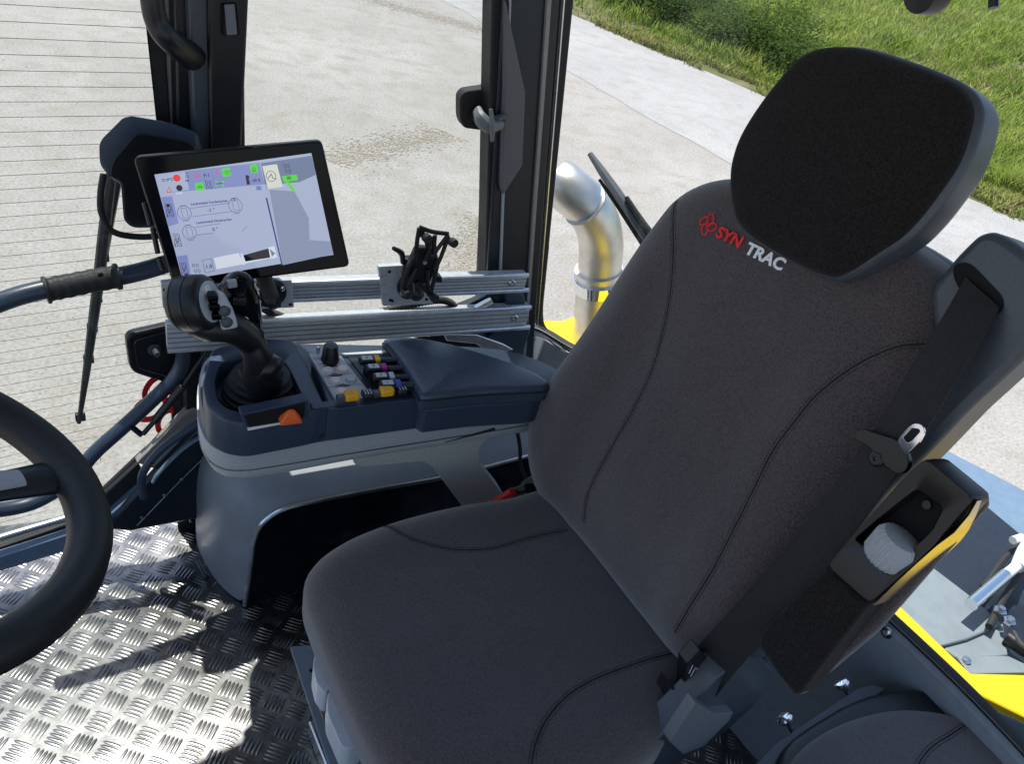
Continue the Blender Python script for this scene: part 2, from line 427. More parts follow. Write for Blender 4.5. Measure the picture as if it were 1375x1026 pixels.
# grass verge: rises away from the road
def side(p): # outward normal from the road edge polyline and distance
    best = (1e9, 0, None)
    for i in range(0, n-1):
        a, b = ed[i], ed[i+1]; ab = b-a; t = max(0, min(1, (p-a).dot(ab)/ab.length_squared)); q = a+ab*t; d = (p-q); d.z = 0
        if d.length < best[0]: best = (d.length, i, d)
    return best
def bankz(d): return GZ+.008+.03*min(d, 1)+(.10*(d-1) if d > 1 else 0)*min(1, d/6)
rows = [0, .3, .8, 1.6, 3, 5, 8, 12, 18, 28, 45, 80]
mb = MB(); mb.loft([[ed[i]+nrm[i]*d+V((0, 0, bankz(d)-GZ)) for i in range(n)] for d in rows], False, False, False)
struct(build('verge_ground', mb, SOIL))

def fov(p, m=80):
    c = ROT.transposed() @ (V(p)-EYE)
    if c.z < .1: return None
    x, y = CX+FL*c.x/c.z, CY+FL*c.y/c.z
    return (x, y, c.z) if -m < x < 1375+m and -m < y < 1026+m else None
# grass blades as one uncountable mass, thinner with distance
gb = MB(); db = MB(); cnt = 0
vis = [i for i in range(n)]
for tries in range(260000):
    if cnt > 85000: break
    i = random.randrange(5, n-12); d = random.random()**1.6*26-.18*random.random()**2; f = random.random()
    p = ed[i]*(1-f)+ed[i+1]*f+nrm[i]*d
    dist = math.hypot(p.x, p.y)
    if dist > 45 or random.random() > min(1, 14/dist): continue
    p.z = bankz(max(0, d))
    if mnoise.noise(V((p.x*.45, p.y*.45, 0))) > .22 and random.random() < (.8 if d < 4 else .45): continue
    if d < .35 and mnoise.noise(V((p.x*1.7, p.y*1.7, 4))) > .05: continue
    if not fov(p+V((0, 0, .2)), 60): continue
    cnt += 1
    dry = (d < .5 and random.random() < .6) or random.random() < .05
    hgt = random.uniform(.07, .34)*(1+.5*mnoise.noise(V((p.x*.9, p.y*.9, 9))))*(.5 if d < .7 else 1)*(1+dist*.012); wd = random.uniform(.004, .010)*(1+dist*.05)
    a = random.uniform(0, 6.28); dx, dy = math.cos(a), math.sin(a); ln = V((random.gauss(0, .35), random.gauss(0, .35), 1)).normalized()*hgt
    s_ = V((-dy, dx, 0))*wd; q = p+ln*.6; tip = p+ln+V((dx, dy, 0))*hgt*.35
    (db if dry else gb).add([p-s_, p+s_, q+s_*.7, q-s_*.7, tip], [(0, 1, 2, 3), (3, 2, 4)])
o = stuff(build('grass', gb, GRASSM, smooth=0)); tag(o, 'bright green uncut grass growing on the bank beyond the road', 'grass')
o = stuff(build('dry_grass', db, DRYM, smooth=0)); tag(o, 'thin dry straw-coloured grass along the very edge of the road', 'dry grass')
# bushes: the dark band of shrubs beside the road
B0, B1 = onz(800, 8, GZ), onz(1040, 118, GZ)
bb = MB(); clumps = []
for k in range(46):
    t = k/45; c = onz(790+260*t, 0, GZ)
    base = B0*(1-t)+B1*t; c = base+nrm[20]*random.uniform(.25, 1.5)
    r = random.uniform(.22, .82)*(1.15 if .3 < t < .85 else .75); clumps.append((V((c.x, c.y, GZ+.15+r*.55)), r))
for c, r in clumps:
    for k in range(1300):
        a = V((random.gauss(0, 1), random.gauss(0, 1), random.gauss(0, 1))).normalized()*(r*random.random()**.35*random.uniform(.8, 1.12))
        p = c+V((a.x, a.y, a.z*.8))
        if p.z < GZ: continue
        s_ = random.uniform(.02, .045); u = V((random.gauss(0, 1), random.gauss(0, 1), random.gauss(0, .6))).normalized(); v_ = u.orthogonal().normalized()
        bb.add([p-u*s_, p+v_*s_*.5, p+u*s_*1.2, p-v_*s_*.5], [(0, 1, 2, 3)])
o = stuff(build('roadside_bushes', bb, BUSHM, smooth=0)); tag(o, 'dark green leafy bushes in a band along the road edge', 'bushes')
# loose stones on the yard
sb = MB()
for k in range(9000):
    x = random.uniform(-4, 9); y = random.uniform(1.9, 15); p = V((x, y, GZ))
    if not fov(p, 30): continue
    r = random.uniform(.003, .011)*(1+y*.05)
    vs = [p+V((math.cos(a)*r*random.uniform(.7, 1.2), math.sin(a)*r*random.uniform(.7, 1.2), 0)) for a in (0, 1.26, 2.5, 3.77, 5.0)]
    sb.add(vs+[p+V((0, 0, r*.7))], [(0, 1, 5), (1, 2, 5), (2, 3, 5), (3, 4, 5), (4, 0, 5)])
o = stuff(build('loose_stones', sb, STONE, smooth=0)); tag(o, 'small loose stones scattered over the pale yard', 'stones')
# tyre tread prints pressed in the gravel
def tyre_track(name, a, b, wd, label, dens):
    t = MB(); A, Bp = onz(*a, GZ), onz(*b, GZ); L = (Bp-A).length; d = (Bp-A).normalized(); s_ = V((-d.y, d.x, 0))
    for k in range(int(L*dens)):
        x = random.random()*L; y = random.gauss(0, .3)*wd; c = A+d*x+s_*y+V((0, 0, .003)); r = random.uniform(.006, .017); an = random.choice((.5, -.5))+random.gauss(0, .15)
        u = d*math.cos(an)+s_*math.sin(an); v_ = V((-u.y, u.x, 0)); h = V((0, 0, random.uniform(.001, .0035)))
        t.add([c-u*r*1.8, c+v_*r*.5, c+u*r*1.8, c-v_*r*.5, c+h], [(0, 1, 4), (1, 2, 4), (2, 3, 4), (3, 0, 4)])
    o = stuff(build(name, t, TRACKM, smooth=0)); tag(o, label, 'tyre track')
tyre_track('tyre_track', (440, 215), (600, 178), .5, 'brown crumbled tyre track right beside the touchscreen on the yard', 900)
tyre_track('tyre_track', (480, -6), (655, 42), .6, 'faint curved tyre track across the top of the yard', 700)
tyre_track('tyre_track', (625, 370), (655, 290), .35, 'lugged tyre track in the gravel close to the door pillar', 900)

# ------------------------------------------------------------------ cab shell
YW = 1.48
FA = R2(11.5); FD = V((math.cos(FA), math.sin(FA), 0)); FN = V((-math.sin(FA), math.cos(FA), 0)); FP = V((.05, 1.49, 0))
def fw(x, y, off=0.): return onp(x, y, FP-FN*off, FN)     # sloping front side window plane, off = distance inside it
# floor
struct(build('floor', MB().box((.25, .35, -.01), 2.1, 2.5, .02), TREAD))
floor = bpy.data.objects['floor']
og = onz(125.7, 837.7, 0); pitch = .0472
t1, t2 = R2(-36.5), R2(-126.5)
g1 = V((math.cos(t1), math.sin(t1), 0)); g2 = V((math.cos(t2), math.sin(t2), 0))
tb = MB()
for i in range(-30, 60):
    for j in range(-40, 40):
        c = og+g1*(pitch*i)+g2*(pitch*j)
        if not (-.72 < c.x < 1.25 and .0 < c.y < 1.56): continue
        if not fov(c, 60): continue
        u, v_ = (g2, g1) if (i+j) % 2 == 0 else (g1, g2)
        for k in range(5):
            q = c+v_*((k-2)*.0081)+u*random.uniform(-.0006, .0006); l, wd, h = .0190, .0029, .0017
            vs = [q-u*l, q-u*l*.7+v_*wd, q+v_*wd*1.15, q+u*l*.7+v_*wd, q+u*l, q+u*l*.7-v_*wd, q-v_*wd*1.15, q-u*l*.7-v_*wd]
            tb.add([p+V((0, 0, .0002)) for p in vs]+[q-u*l*.6+V((0, 0, h)), q+V((0, 0, h*1.15)), q+u*l*.6+V((0, 0, h))],
                   [(0, 1, 8), (1, 2, 9, 8), (2, 3, 10, 9), (3, 4, 10), (4, 5, 10), (5, 6, 9, 10), (6, 7, 8, 9), (7, 0, 8)])
stuff(build('raised_tread', tb, TREAD, floor, smooth=60))
# roof and the walls out of the frame
struct(build('roof', MB().prism([(-.62, -.95, 1.93), (1.2, -.95, 1.93), (1.2, 1.56, 1.93), (.0, 1.56, 1.93), (-.62, 1.43, 1.93)], (0, 0, .12)), HEAD))
struct(build('added_roof_rail', MB().box((.62, 1.50, 1.86), 1.0, .05, .138).box(FP+FD*-.42+V((0, .0, 1.86)), .72, .05, .138, (FD, FN, V((0, 0, 1)))), BLACK))  # unseen header, added to keep the sun off the joystick
struct(build('left_wall', MB().box((.45, -.93, .2), 1.7, .05, .5), WALLP))
struct(build('front_wall', MB().box((-.82, .35, .1), .05, 2.3, .4), NAVYD))
for y in (-.85, ): struct(build('front_pillar', MB().box((-.6, y, 1.0), .07, .07, 1.9), BLACK))
# right wall below the windows
mb = MB().box((.55, YW+.035, .19), .9, .03, .42)
struct(build('right_wall', mb, NAVYD))

# rear wall under the curved rear window
SILL = [V((.90, 1.545, .5)), V((.955, 1.50, .5)), V((.985, 1.44, .5)), V((1.024, 1.347, .5)), V((1.075, 1.12, .5)), V((1.12, .86, .5)), V((1.151, .65, .5)), V((1.176, .47, .5)), V((1.187, .3, .5)), V((1.177, .1, .5)), V((1.14, -.3, .5)), V((1.02, -.8, .5))]
sil, _ = crs(SILL, [0]*len(SILL), 6)
def srow(z, dx): return [V((p.x+dx, p.y, z)) for p in sil]
mb = MB(); mb.loft([srow(-.02, -.02), srow(.3, -.01), srow(.488, 0), srow(.497, .008), srow(.497, .03), srow(-.02, .03)], False, False, False)
struct(build('rear_wall', mb, WALLP))
win = thing('rear_window', 'large curved rear window with black rubber seal behind the driver seat', 'window', (1.1, .8, .5))
mb = MB(); mb.loft([srow(.499, .006), srow(.506, .006), srow(.508, .012), srow(.508, .024), srow(.499, .026)], False, False, False); mb.build('seal', RUBBER, win)
mb = MB(); mb.tube(srow(.506, .004), .0013, 6, False); mb.build('seal_bead', POSTG, win)
mb = MB(); mb.loft([srow(.507, .018), srow(1.93, -.19)], False, False, False); mb.build('pane', GLASS, win)
mw = onX(1258, -12, 1.05)
MB().lathe(onX(1258, -14, 1.0), (-1, 0, -.2), [(.001, 0), (.028, 0), (.03, .01), (.026, .03), (.001, .034)], 20).build('wiper_spindle', BLACK, win)
MB().tube([onX(1335, -30, 1.0), onX(1334, 10, 1.0)], .006, 8).build('wiper_bracket', TRIM, win)

# corner pillar between the door and the rear window
def column(name, bl, br, tl, tr, pf, depth, m, parent, z0=None, bevel=.004):
    """a post from two sill points up to the roof, given its edges in one plane"""
    a, b, c, d = pf(*bl), pf(*br), pf(*tl), pf(*tr)
    def ext(p, q, z): return p+(q-p)*((z-p.z)/(q.z-p.z))
    zz = 1.935
    bot = (a, b) if z0 is None else (ext(a, c, z0), ext(b, d, z0))
    return MB().prism([bot[0], bot[1], ext(b, d, zz), ext(a, c, zz)], depth).build(name, m, parent, bevel)
post = thing('corner_post', 'dark rear corner post between door and rear window with faceted cover', 'post', (.85, 1.5, .0))
yp = lambda Y: (lambda x, y: onY(x, y, Y))
column('post_body', (655, 370), (722, 400), (675, 0), (752, 0), yp(1.43), (0, .07, 0), NAVYD, post, .05)
column('rubber_edge', (652, 370), (664, 370), (661, 0), (678, 0), yp(1.44), (0, .05, 0), RUBBER, post, .4)
column('seal_lip', (671, 370), (674, 370), (684, 0), (687, 0), yp(1.424), (0, .01, 0), GREYP, post, .5, .001)
column('edge_trim', (708, 400), (712, 400), (735, 0), (741, 0), yp(1.422), (0, .01, 0), BEIGE, post, .45, .001)
column('window_seal', (722, 400), (731, 400), (756, 0), (771, 0), yp(1.44), (0, .03, 0), RUBBER, post, .56)
column('seal_bead', (724, 400), (725.5, 400), (757, 0), (759, 0), yp(1.432), (0, .01, 0), STEEL, post, .56, .0005)
fc = [(680, 0), (684, 22), (706, 124), (702, 222), (676, 262), (673, 250), (678, 120)]
MB().prism([onY(x, y, 1.415) for x, y in fc], (0, .02, 0)).build('facet_cover', POSTG, post, .006)
# seal corner of the rear window by the post
cr = [onp(x, y, V((1.0, 1.44, .5)), V((.96, .28, 0)).normalized()) for x, y in ((733, 330), (728, 380), (725, 420), (730, 442), (752, 462), (790, 486), (840, 530))]
MB().tube(cr, .0085, 8).build('seal_corner', RUBBER, win)
MB().tube([p+V((-.012, -.006, 0)) for p in cr], .002, 6).build('seal_bead', STEEL, win)

# door glass (between the two posts)
dg_ = thing('side_door', 'large clear side door with black seal and catch seen behind the touchscreen', 'door', (.5, 1.5, .4))
g = [V((.22, YW+.03, .42)), V((.80, YW+.03, .42)), V((.62, YW+.03, 1.93)), V((.24, YW+.03, 1.93))]
MB().prism(g, (0, .005, 0)).build('pane', GLASS, dg_)
MB().box((.52, YW+.02, .40), .62, .03, .05).build('bottom_seal', RUBBER, dg_, .005)
cp = [(625, 122), (655, 118), (661, 100), (675, 95), (675, 180), (655, 176), (623, 172), (618, 160), (618, 130)]
MB().prism(round_poly([onY(x, y, YW) for x, y in cp], .01), (0, .028, 0)).build('catch_plate', RUBBER, dg_, .003)
MB().lathe(onY(640, 152, 1.475), (0, -1, 0), [(.014, 0), (.014, .012), (.009, .016), (.009, .05)], 20).build('catch_pin', BLACK, dg_)
MB().tube([onY(641, 148, 1.43), onY(646, 160, 1.41), onY(658, 170, 1.40), onY(672, 168, 1.41)], [.008, .011, .011, .008], 10, flat=1.5).build('handle_lever', HANDG, dg_)
MB().tube([onY(659, 146, 1.39), onY(661, 168, 1.385), onY(661, 189, 1.39)], [.0035, .006, .0035], 10).build('handle_grip', HANDG, dg_)
MB().tube([onY(666, 160, 1.41), onY(684, 152, 1.425)], .007, 10).build('handle_rod', BLUEG, dg_)

# front post
fp = thing('front_post', 'dark front post with grey edge and switch left of the door', 'post', (.16, 1.5, 0))
column('beige_edge', (229, 185), (247, 185), (217, 0), (236, 0), lambda x, y: fw(x, y, .01), FN*.02, BEIGE, fp, .3)
column('rubber_edge', (224, 170), (230, 170), (203, 0), (219, 0), lambda x, y: fw(x, y, .015), FN*.02, RUBBER, fp, .35)
column('post_body', (240, 200), (330, 200), (234, 0), (328, 0), lambda x, y: fw(x, y, .04), FN*.05, BLACK, fp, .05)
column('side_facet', (262, 200), (284, 200), (254, 0), (280, 0), lambda x, y: fw(x, y, .06), FN*.03, BLUEG, fp, .45)
column('front_cover', (283, 200), (326, 195), (280, 0), (335, 0), lambda x, y: fw(x, y, .07), FN*.05, BLACK, fp, .4, .006)
MB().prism(round_poly([fw(x, y, .074) for x, y in ((297, 4), (318, 3), (322, 47), (298, 47))], .004), FN*.01).build('switch_frame', GLOSS, fp, .001)
MB().prism(round_poly([fw(x, y, .078) for x, y in ((302, 6), (315, 5), (319, 46), (305, 47))], .002), FN*.01).build('switch', HANDG, fp, .001)
MB().tube([fw(196, -60, .09), fw(203, -10, .10), fw(210, 28, .10), fw(228, 54, .10), fw(259, 76, .05)], [.017, .017, .017, .018, .022], 14).build('grab_handle', BLACK, fp)

# heated side window ahead of the door
sw = thing('heated_side_window', 'heated front side window with fine horizontal wires', 'window', (-.3, 1.4, .1))
gp = [(-260, 850), (96, 700), (150, 655), (262, 555), (268, 500), (240, 200), (205, -350), (-300, -350)]
MB().prism([fw(x, y, 0) for x, y in gp], FN*.005).build('pane', GLASS, sw)
sm = [fw(x, y, .012) for x, y in ((241, 200), (255, 400), (265, 500), (266, 540), (250, 558), (200, 602), (144, 655), (95, 700), (-20, 745))]
MB().tube(sm, .009, 8, sub=4).build('seal', RUBBER, sw)
wires = MB()
zs = [1.28-.0395*k for k in range(0, 40)]
yl = [(5, 17), (29, 41.5), (51, 57.5), (73, 78), (95, 97), (116, 116.5), (137, 137.5), (157.5, 155), (177.5, 172.5), (197, 192), (217.5, 210), (236.5, 230), (255, 246)]
kk = 0; y0 = -16; zlist = [fw(0, a, .002).z for a, b in yl]; step = (zlist[0]-zlist[-1])/(len(zlist)-1)
zz = zlist[0]+step*3
while zz > .12:
    xr = .135+(.0 if kk % 3 == 0 else -.022-.004*(kk % 3))
    def pt(x, z): return FP+FD*(x)+V((0, 0, z))-FN*.0015
    # right limit follows the slanted lower corner of the pane
    lim = .10 if zz > .55 else .10-(.55-zz)*.75
    a = pt(-1.1, zz); b = pt(lim-(0 if kk % 3 else .025), zz)
    wires.tube([a, b], .00042, 4, False)
    if kk % 3 == 1: wires.tube([b, pt(lim, zz-step)], .00042, 4, False)
    kk += 1; zz -= step
wires.build('heating_wires', THREAD, sw, smooth=180)
MB().tube([fw(-60, 742, .03), fw(0, 722, .03), fw(94, 694, .03)], .007, 10).build('lower_tube', ALUD, sw)
MB().prism([fw(x, y, .03) for x, y in ((-60, 756), (96, 703), (145, 660), (186, 622), (196, 640), (150, 690), (100, 712), (-60, 775))], FN*.02).build('lower_seal', RUBBER, sw, .003)
# red four-ring emblem stuck on the lower corner of the pane
def ring(mb, c, rx, ry, wd, ang, pf, n=36):
    lo, li = [], []
    for k in range(n):
        a = 2*math.pi*k/n
        for l, e in ((lo, 0), (li, wd)):
            x, y = (rx-e)*math.cos(a), (ry-e)*math.sin(a)
            l.append(pf(c[0]+x*math.cos(ang)-y*math.sin(ang), c[1]+x*math.sin(ang)+y*math.cos(ang)))
    mb.loft([lo, li], True, False, False)
em = MB()
for c, rx, ry, an in (((208, 522), 22, 14, -.9), ((240, 541), 25, 17, .55), ((203, 549), 27, 17, -.35), ((226, 567), 17, 21, .5)):
    ring(em, c, rx, ry, 8, an, lambda x, y: fw(x, y, .001))
em.build('ring_emblem', REDPRINT, sw, smooth=0)

# sill strip along the floor edge
ss = thing('door_sill', 'blue grey metal sill strip with small screws at the floor edge', 'sill', onz(0, 765, 0))
MB().prism([fw(x, y, .05) for x, y in ((-60, 768), (0, 748), (98, 716), (150, 690), (190, 655), (202, 668), (152, 712), (98, 738), (0, 768), (-60, 788))], FN*.03).build('strip', TANKP, ss, .002)
for x, y in ((7, 757), (55, 742)): MB().lathe(fw(x, y, .051), -FN, [(.001, 0), (.004, 0), (.0035, .002), (.001, .002)], 10).build('screw', STEEL, ss)
# kick panel with grab handle
kp = thing('kick_panel', 'dark blue kick panel with handle and three screws below the window corner', 'panel', onz(220, 700, 0))
MB().prism([fw(x, y, .065) for x, y in ((300, 540), (277, 566), (205, 640), (188, 660), (152, 700), (150, 712), (176, 714), (255, 699), (300, 690))], FN*.02).build('panel', NAVYD, kp, .004)
MB().prism([fw(x, y, .045) for x, y in ((262, 548), (251, 553), (184, 622), (208, 630), (275, 565))], FN*.02).build('beige_strip', BEIGE, kp, .002)
MB().tube([fw(x, y, .09) for x, y in ((193, 668), (190, 645), (196, 628), (216, 604), (245, 582), (285, 556))], .0085, 12).build('grab_handle', NAVY, kp)
MB().tube([fw(x, y, .069) for x, y in ((205, 648), (214, 634), (245, 603), (282, 578))], .006, 8, flat=.6).build('bright_strip', TANKP, kp)
MB().tube([fw(x, y, .069) for x, y in ((184, 706), (215, 674), (245, 643), (272, 617))], .0012, 6).build('joint', ALUD, kp)
for x, y in ((190, 694), (220, 664), (243, 643)): MB().lathe(fw(x, y, .07), -FN, [(.001, 0), (.0045, 0), (.004, .004), (.001, .005)], 10).build('screw', STEEL, kp)

# ------------------------------------------------------------------ grey housing under the console
hs = thing('side_housing', 'grey moulded housing with chrome edge and black glossy side under the console', 'housing', (.5, 1.3, 0))
Sx = [(328, 812), (333, 780), (337, 750), (341, 722), (352, 700), (378, 682), (420, 671), (500, 655), (600, 637), (700, 612), (740, 602), (800, 588)]
S = [onY(x, y, 1.24) for x, y in Sx]; S[0].z = .003
Bx = [(262, 712), (263, 690), (262, 660), (264, 630), (274, 600), (300, 580), (350, 575), (430, 575), (520, 565), (620, 550), (690, 535), (760, 520)]
Bk = [onY(x, y, 1.45) for x, y in Bx]; Bk[0].z = .003
Mx = [(290, 765), (290, 735), (291, 700), (295, 668), (309, 642), (340, 630), (390, 622), (455, 614), (545, 600), (640, 584), (705, 570), (770, 556)]
Mm = [onY(x, y, 1.32) for x, y in Mx]; Mm[0].z = .003
loops = []
for a, b, c in zip(S, Mm, Bk):
    row = []
    for k in range(9):
        t = k/8
        ctrl = b*2-(a+c)*.5; row.append(a*(1-t)**2+ctrl*2*t*(1-t)+c*t*t)
    loops.append(row)
MB().loft(loops, False, False, False).build('grey_shell', SHELL, hs, subd=1, smooth=180)
MB().tube([p+V((0, -.006, 0)) for p in S], .0055, 8).build('chrome_edge', STEEL, hs)
low = [p+V((0, .002, -.002)) for p in S] + [V((S[-1].x, 1.242, 0.0)), V((S[0].x+.004, 1.242, 0.0))]
MB().prism(low, (0, .03, 0)).build('gloss_side', GLOSS2, hs)
# floor pin
pin = thing('floor_pin', 'small bent steel pin sticking up from the tread plate', 'pin', onz(277, 777, 0))
MB().tube([onz(277, 777, 0), onY(270, 763, onz(277, 777, 0).y), onY(264, 751, onz(277, 777, 0).y)], .004, 8).build('shaft', STEEL, pin)
MB().lathe(onz(277, 777, 0), (0, 0, 1), [(.007, 0), (.007, .003), (.001, .003)], 12).build('collar', BLACK, pin)

# ------------------------------------------------------------------ aluminium rails
def rail(label, xa, ztop, zbot, xb, yf):
    r = thing('mounting_rail', label, 'rail', (xa, yf, zbot), 'aluminium mounting rails across the door')
    h = ztop-zbot; MB().box(((xa+xb)/2, yf+.014, (ztop+zbot)/2), xb-xa, .024, h-.01).build('web', ANOD, r, .001)
    for k in range(1, 6):
        MB().box(((xa+xb)/2, yf+.0012, zbot+h*k/6), xb-xa-.002, .0026, .0012).build('groove_line', ALUD, r)
    for z in (ztop-.005, zbot+.005): MB().tube([(xa, yf, z), (xb+(.008 if z < ztop-.02 else 0), yf, z)], .0052, 10).build('bead', ALU, r)
    b = MB().lathe((xb-.035, yf+.003, (ztop+zbot)/2), (0, -1, 0), [(.001, 0), (.0085, 0), (.0085, .004), (.006, .006), (.004, .006), (.0035, .003), (.001, .003)], 16).build('bolt', STEEL, r)
    return r
YR = 1.36
zt, zb = onY(560, 371, YR).z, onY(600, 400, YR).z; zt2, zb2 = onY(500, 430, YR).z, onY(560, 451, YR).z
xr = onY(708, 375, YR).x
rail('upper aluminium rail carrying the screen and phone holder plates', .10, onY(395, 377, YR).z, onY(395, 406, YR).z, xr, YR)
rail('lower plain aluminium rail running just above the console', onY(224, 452, YR).x, onY(470, 425, YR).z+.004, onY(480, 457, YR).z, onY(711, 420, YR).x, YR)
# post bracket behind the rail ends
bk = thing('rail_bracket', 'dark blue folded bracket holding the right ends of both rails', 'bracket', (.78, 1.4, .4))
MB().prism([onY(x, y, 1.375) for x, y in ((679, 395), (704, 395), (712, 445), (702, 476), (660, 472), (640, 466), (668, 444), (682, 440))], (0, .03, 0)).build('plate', NAVY, bk, .003)
MB().prism([onY(x, y, 1.39) for x, y in ((560, 440), (600, 420), (655, 398), (690, 396), (690, 500), (560, 500))], (0, .02, 0)).build('rear_plate', NAVYD, bk, .002)
MB().tube([onY(572, 448, 1.375), onY(660, 404, 1.375)], .012, 12, flat=.6).build('gas_spring', STEEL, bk)
MB().prism([onY(x, y, 1.37) for x, y in ((596, 449), (640, 449), (676, 462), (690, 470), (660, 476), (640, 462), (600, 458))], (0, .02, 0)).build('silver_plate', ALU, bk, .002)
hc = thing('corrugated_cable', 'black corrugated cable hanging between the two rails', 'cable', onY(450, 430, 1.34))
cpts, _ = crs([onY(x, y, 1.385) for x, y in ((350, 412), (375, 424), (410, 432), (470, 430), (530, 414), (580, 404), (604, 406), (616, 424), (618, 445))], [0]*9, 22)
MB().tube(cpts, [.0085 if k % 2 else .0068 for k in range(len(cpts))], 10, False).build('sleeve', RUBBER, hc, smooth=60)

def mount_plate(pl, ctr, label, name):
    m = thing(name, label, 'mounting plate', onY(*ctr, YR-.01), 'clamp plates on the upper rail')
    MB().prism(round_poly([onY(x, y, YR-.012) for x, y in pl], .003), (0, .012, 0)).build('plate', ANOD, m, .001)
    c = onY(*ctr, YR-.012)
    MB().lathe(c, (0, -1, 0), [(.001, 0), (.030, 0), (.030, .006), (.027, .008), (.018, .008), (.016, .014), (.013, .03), (.014, .04), (.001, .048)], 28).build('round_flange', BLACK, m)
    for a in (30, 150, 270, 210):
        q = c+V((math.cos(R2(a))*.024, -.008, math.sin(R2(a))*.024))
        MB().lathe(q, (0, -1, 0), [(.001, 0), (.0052, 0), (.005, .003), (.002, .005), (.001, .005)], 12).build('bolt', STEEL, m)
    return m, c
m1, c1 = mount_plate([(508, 358), (545, 356), (578, 357), (579, 398), (582, 408), (514, 411)], (552, 383), 'silver clamp plate with round black flange under the phone holder', 'clamp_plate')
for x, y in ((523, 365), (524, 403), (527, 404), (562, 402), (573, 402)): MB().lathe(onY(x, y, YR-.0125), (0, -1, 0), [(.001, 0), (.0035, 0), (.003, .001), (.001, .001)], 10).build('screw', BLACK, m1)
for z in (.25, .5, .75):
    a, b = onY(509, 358+50*z, YR-.0125), onY(520, 358+50*z, YR-.0125); MB().tube([a, b], .0006, 4).build('groove_line', ALUD, m1)
m2, c2 = mount_plate([(325, 378), (392, 376), (395, 413), (330, 416)], (362, 392), 'silver clamp plate with black flange half hidden under the touchscreen', 'clamp_plate')
for x, y in ((375, 411), (390, 409)): MB().lathe(onY(x, y, YR-.0125), (0, -1, 0), [(.001, 0), (.0035, 0), (.003, .001), (.001, .001)], 10).build('screw', BLACK, m2)
se = thing('clamp_plate', 'narrow silver plate end sticking out left of the touchscreen', 'mounting plate', onY(222, 400, YR), 'clamp plates on the upper rail')
MB().prism([onY(x, y, YR-.012) for x, y in ((216, 380), (232, 378), (234, 412), (219, 414))], (0, .012, 0)).build('plate', ANOD, se, .001)
MB().lathe(onY(221, 389, YR-.0125), (0, -1, 0), [(.001, 0), (.003, 0), (.003, .001), (.001, .001)], 10).build('screw', BLACK, se)

# phone holder
ph = thing('phone_holder', 'empty black x-shaped phone holder with four rubber tipped arms', 'phone holder', onY(565, 350, 1.28))
YH = 1.27
MB().tube([c1+V((0, -.03, 0)), onY(556, 372, 1.32), onY(562, 350, 1.30), onY(572, 345, YH+.02)], [.013, .017, .018, .014], 14, flat=1.2).build('socket_arm', RUBBER, ph)
MB().tube([onY(548, 345, 1.315), onY(548, 392, 1.315)], [.010, .016], 12, False).build('clamp_body', BLACK, ph, .002)
MB().prism(round_poly([onY(x, y, YH) for x, y in ((560, 332), (586, 334), (590, 350), (578, 380), (556, 384), (546, 372), (552, 350))], .008), (0, .016, 0)).build('centre_plate', BLACK, ph, .003)
arms = [[(563, 306), (572, 322), (578, 345)], [(563, 306), (560, 325), (558, 350)], [(602, 315), (589, 332), (580, 345)], [(602, 318), (592, 345), (584, 362)],
        [(563, 305), (580, 311), (602, 314)], [(543, 390), (552, 375), (560, 360)], [(541, 388), (546, 365), (556, 345)], [(578, 395), (574, 380), (574, 362)], [(578, 395), (583, 375), (588, 352)], [(576, 394), (566, 384), (560, 378)], [(578, 318), (576, 335), (571, 350)], [(584, 316), (583, 330), (583, 345)]]
for a in arms: MB().tube([onY(x, y, YH-.006) for x, y in a], .0034, 8, sub=3, flat=1.3).build('arm', BLACK, ph)
for x, y in ((568, 316), (603, 322), (543, 390), (578, 396)):
    MB().lathe(onY(x, y, YH), (.1, -1, .15), [(.001, -.006), (.0055, -.006), (.0055, .010), (.0085, .011), (.0085, .022), (.007, .024), (.001, .024)], 16).build('rubber_tip', RUBBER, ph)
MB().tube([onY(541, 353, 1.31), onY(539, 340, 1.305), onY(528, 333, 1.30)], [.0045, .006, .004], 8).build('clamp_lever', BLACK, ph)
MB().prism([onY(x, y, 1.31) for x, y in ((584, 370), (594, 372), (594, 380), (584, 379))], (0, .02, 0)).build('clamp_nut', BLACK, ph, .002)
MB().lathe(onY(570, 352, YH-.002), (0, -1, 0), [(.001, 0), (.004, 0), (.004, .003), (.001, .003)], 12).build('screw', ALU, ph)

# ------------------------------------------------------------------ touchscreen
SU = V((.971, -.150, .188)).normalized(); SD = V((.223, -.244, -.944)); SD = (SD-SU*SD.dot(SU)).normalized(); SV = -SD; SN = SU.cross(SV).normalized()
if SN.y > 0: SN = -SN
SP = onY(320, 290, 1.20)
def sc(x, y, off=0.): return onp(x, y, SP+SN*off, SN)
mon = thing('touchscreen', 'tilted black touchscreen showing steering angle page', 'touchscreen', onY(350, 400, 1.22))
outl = round_poly([sc(*p) for p in ((180, 212), (431, 190), (468, 357), (236, 386))], .008, 5)
MB().prism(outl, -SN*.006).build('front_glass', GLOSS, mon, .0012)
MB().prism(round_poly([sc(x, y, -.006) for x, y in ((178, 211), (432, 188), (470, 358), (234, 389))], .010, 5), -SN*.022).build('housing', BLACK, mon, .003)
MB().prism([sc(x, y, -.028) for x, y in ((200, 225), (420, 205), (450, 345), (245, 372))], -SN*.02).build('rear_cover', BLACK, mon, .008)
MB().tube([sc(345, 330, -.04), (onY(362, 392, YR-.05)+sc(345, 330, -.04))*.5+V((0, 0, -.01)), onY(362, 392, YR-.05)], .014, 14).build('ball_arm', RUBBER, mon)
for a, b in (((194, 272), (202, 302)), ((205, 306), (212, 340)), ((213, 345), (219, 362))):
    MB().tube([sc(*a, -.014), sc(*b, -.014)], .004, 8, False).build('side_key', BLACK, mon)
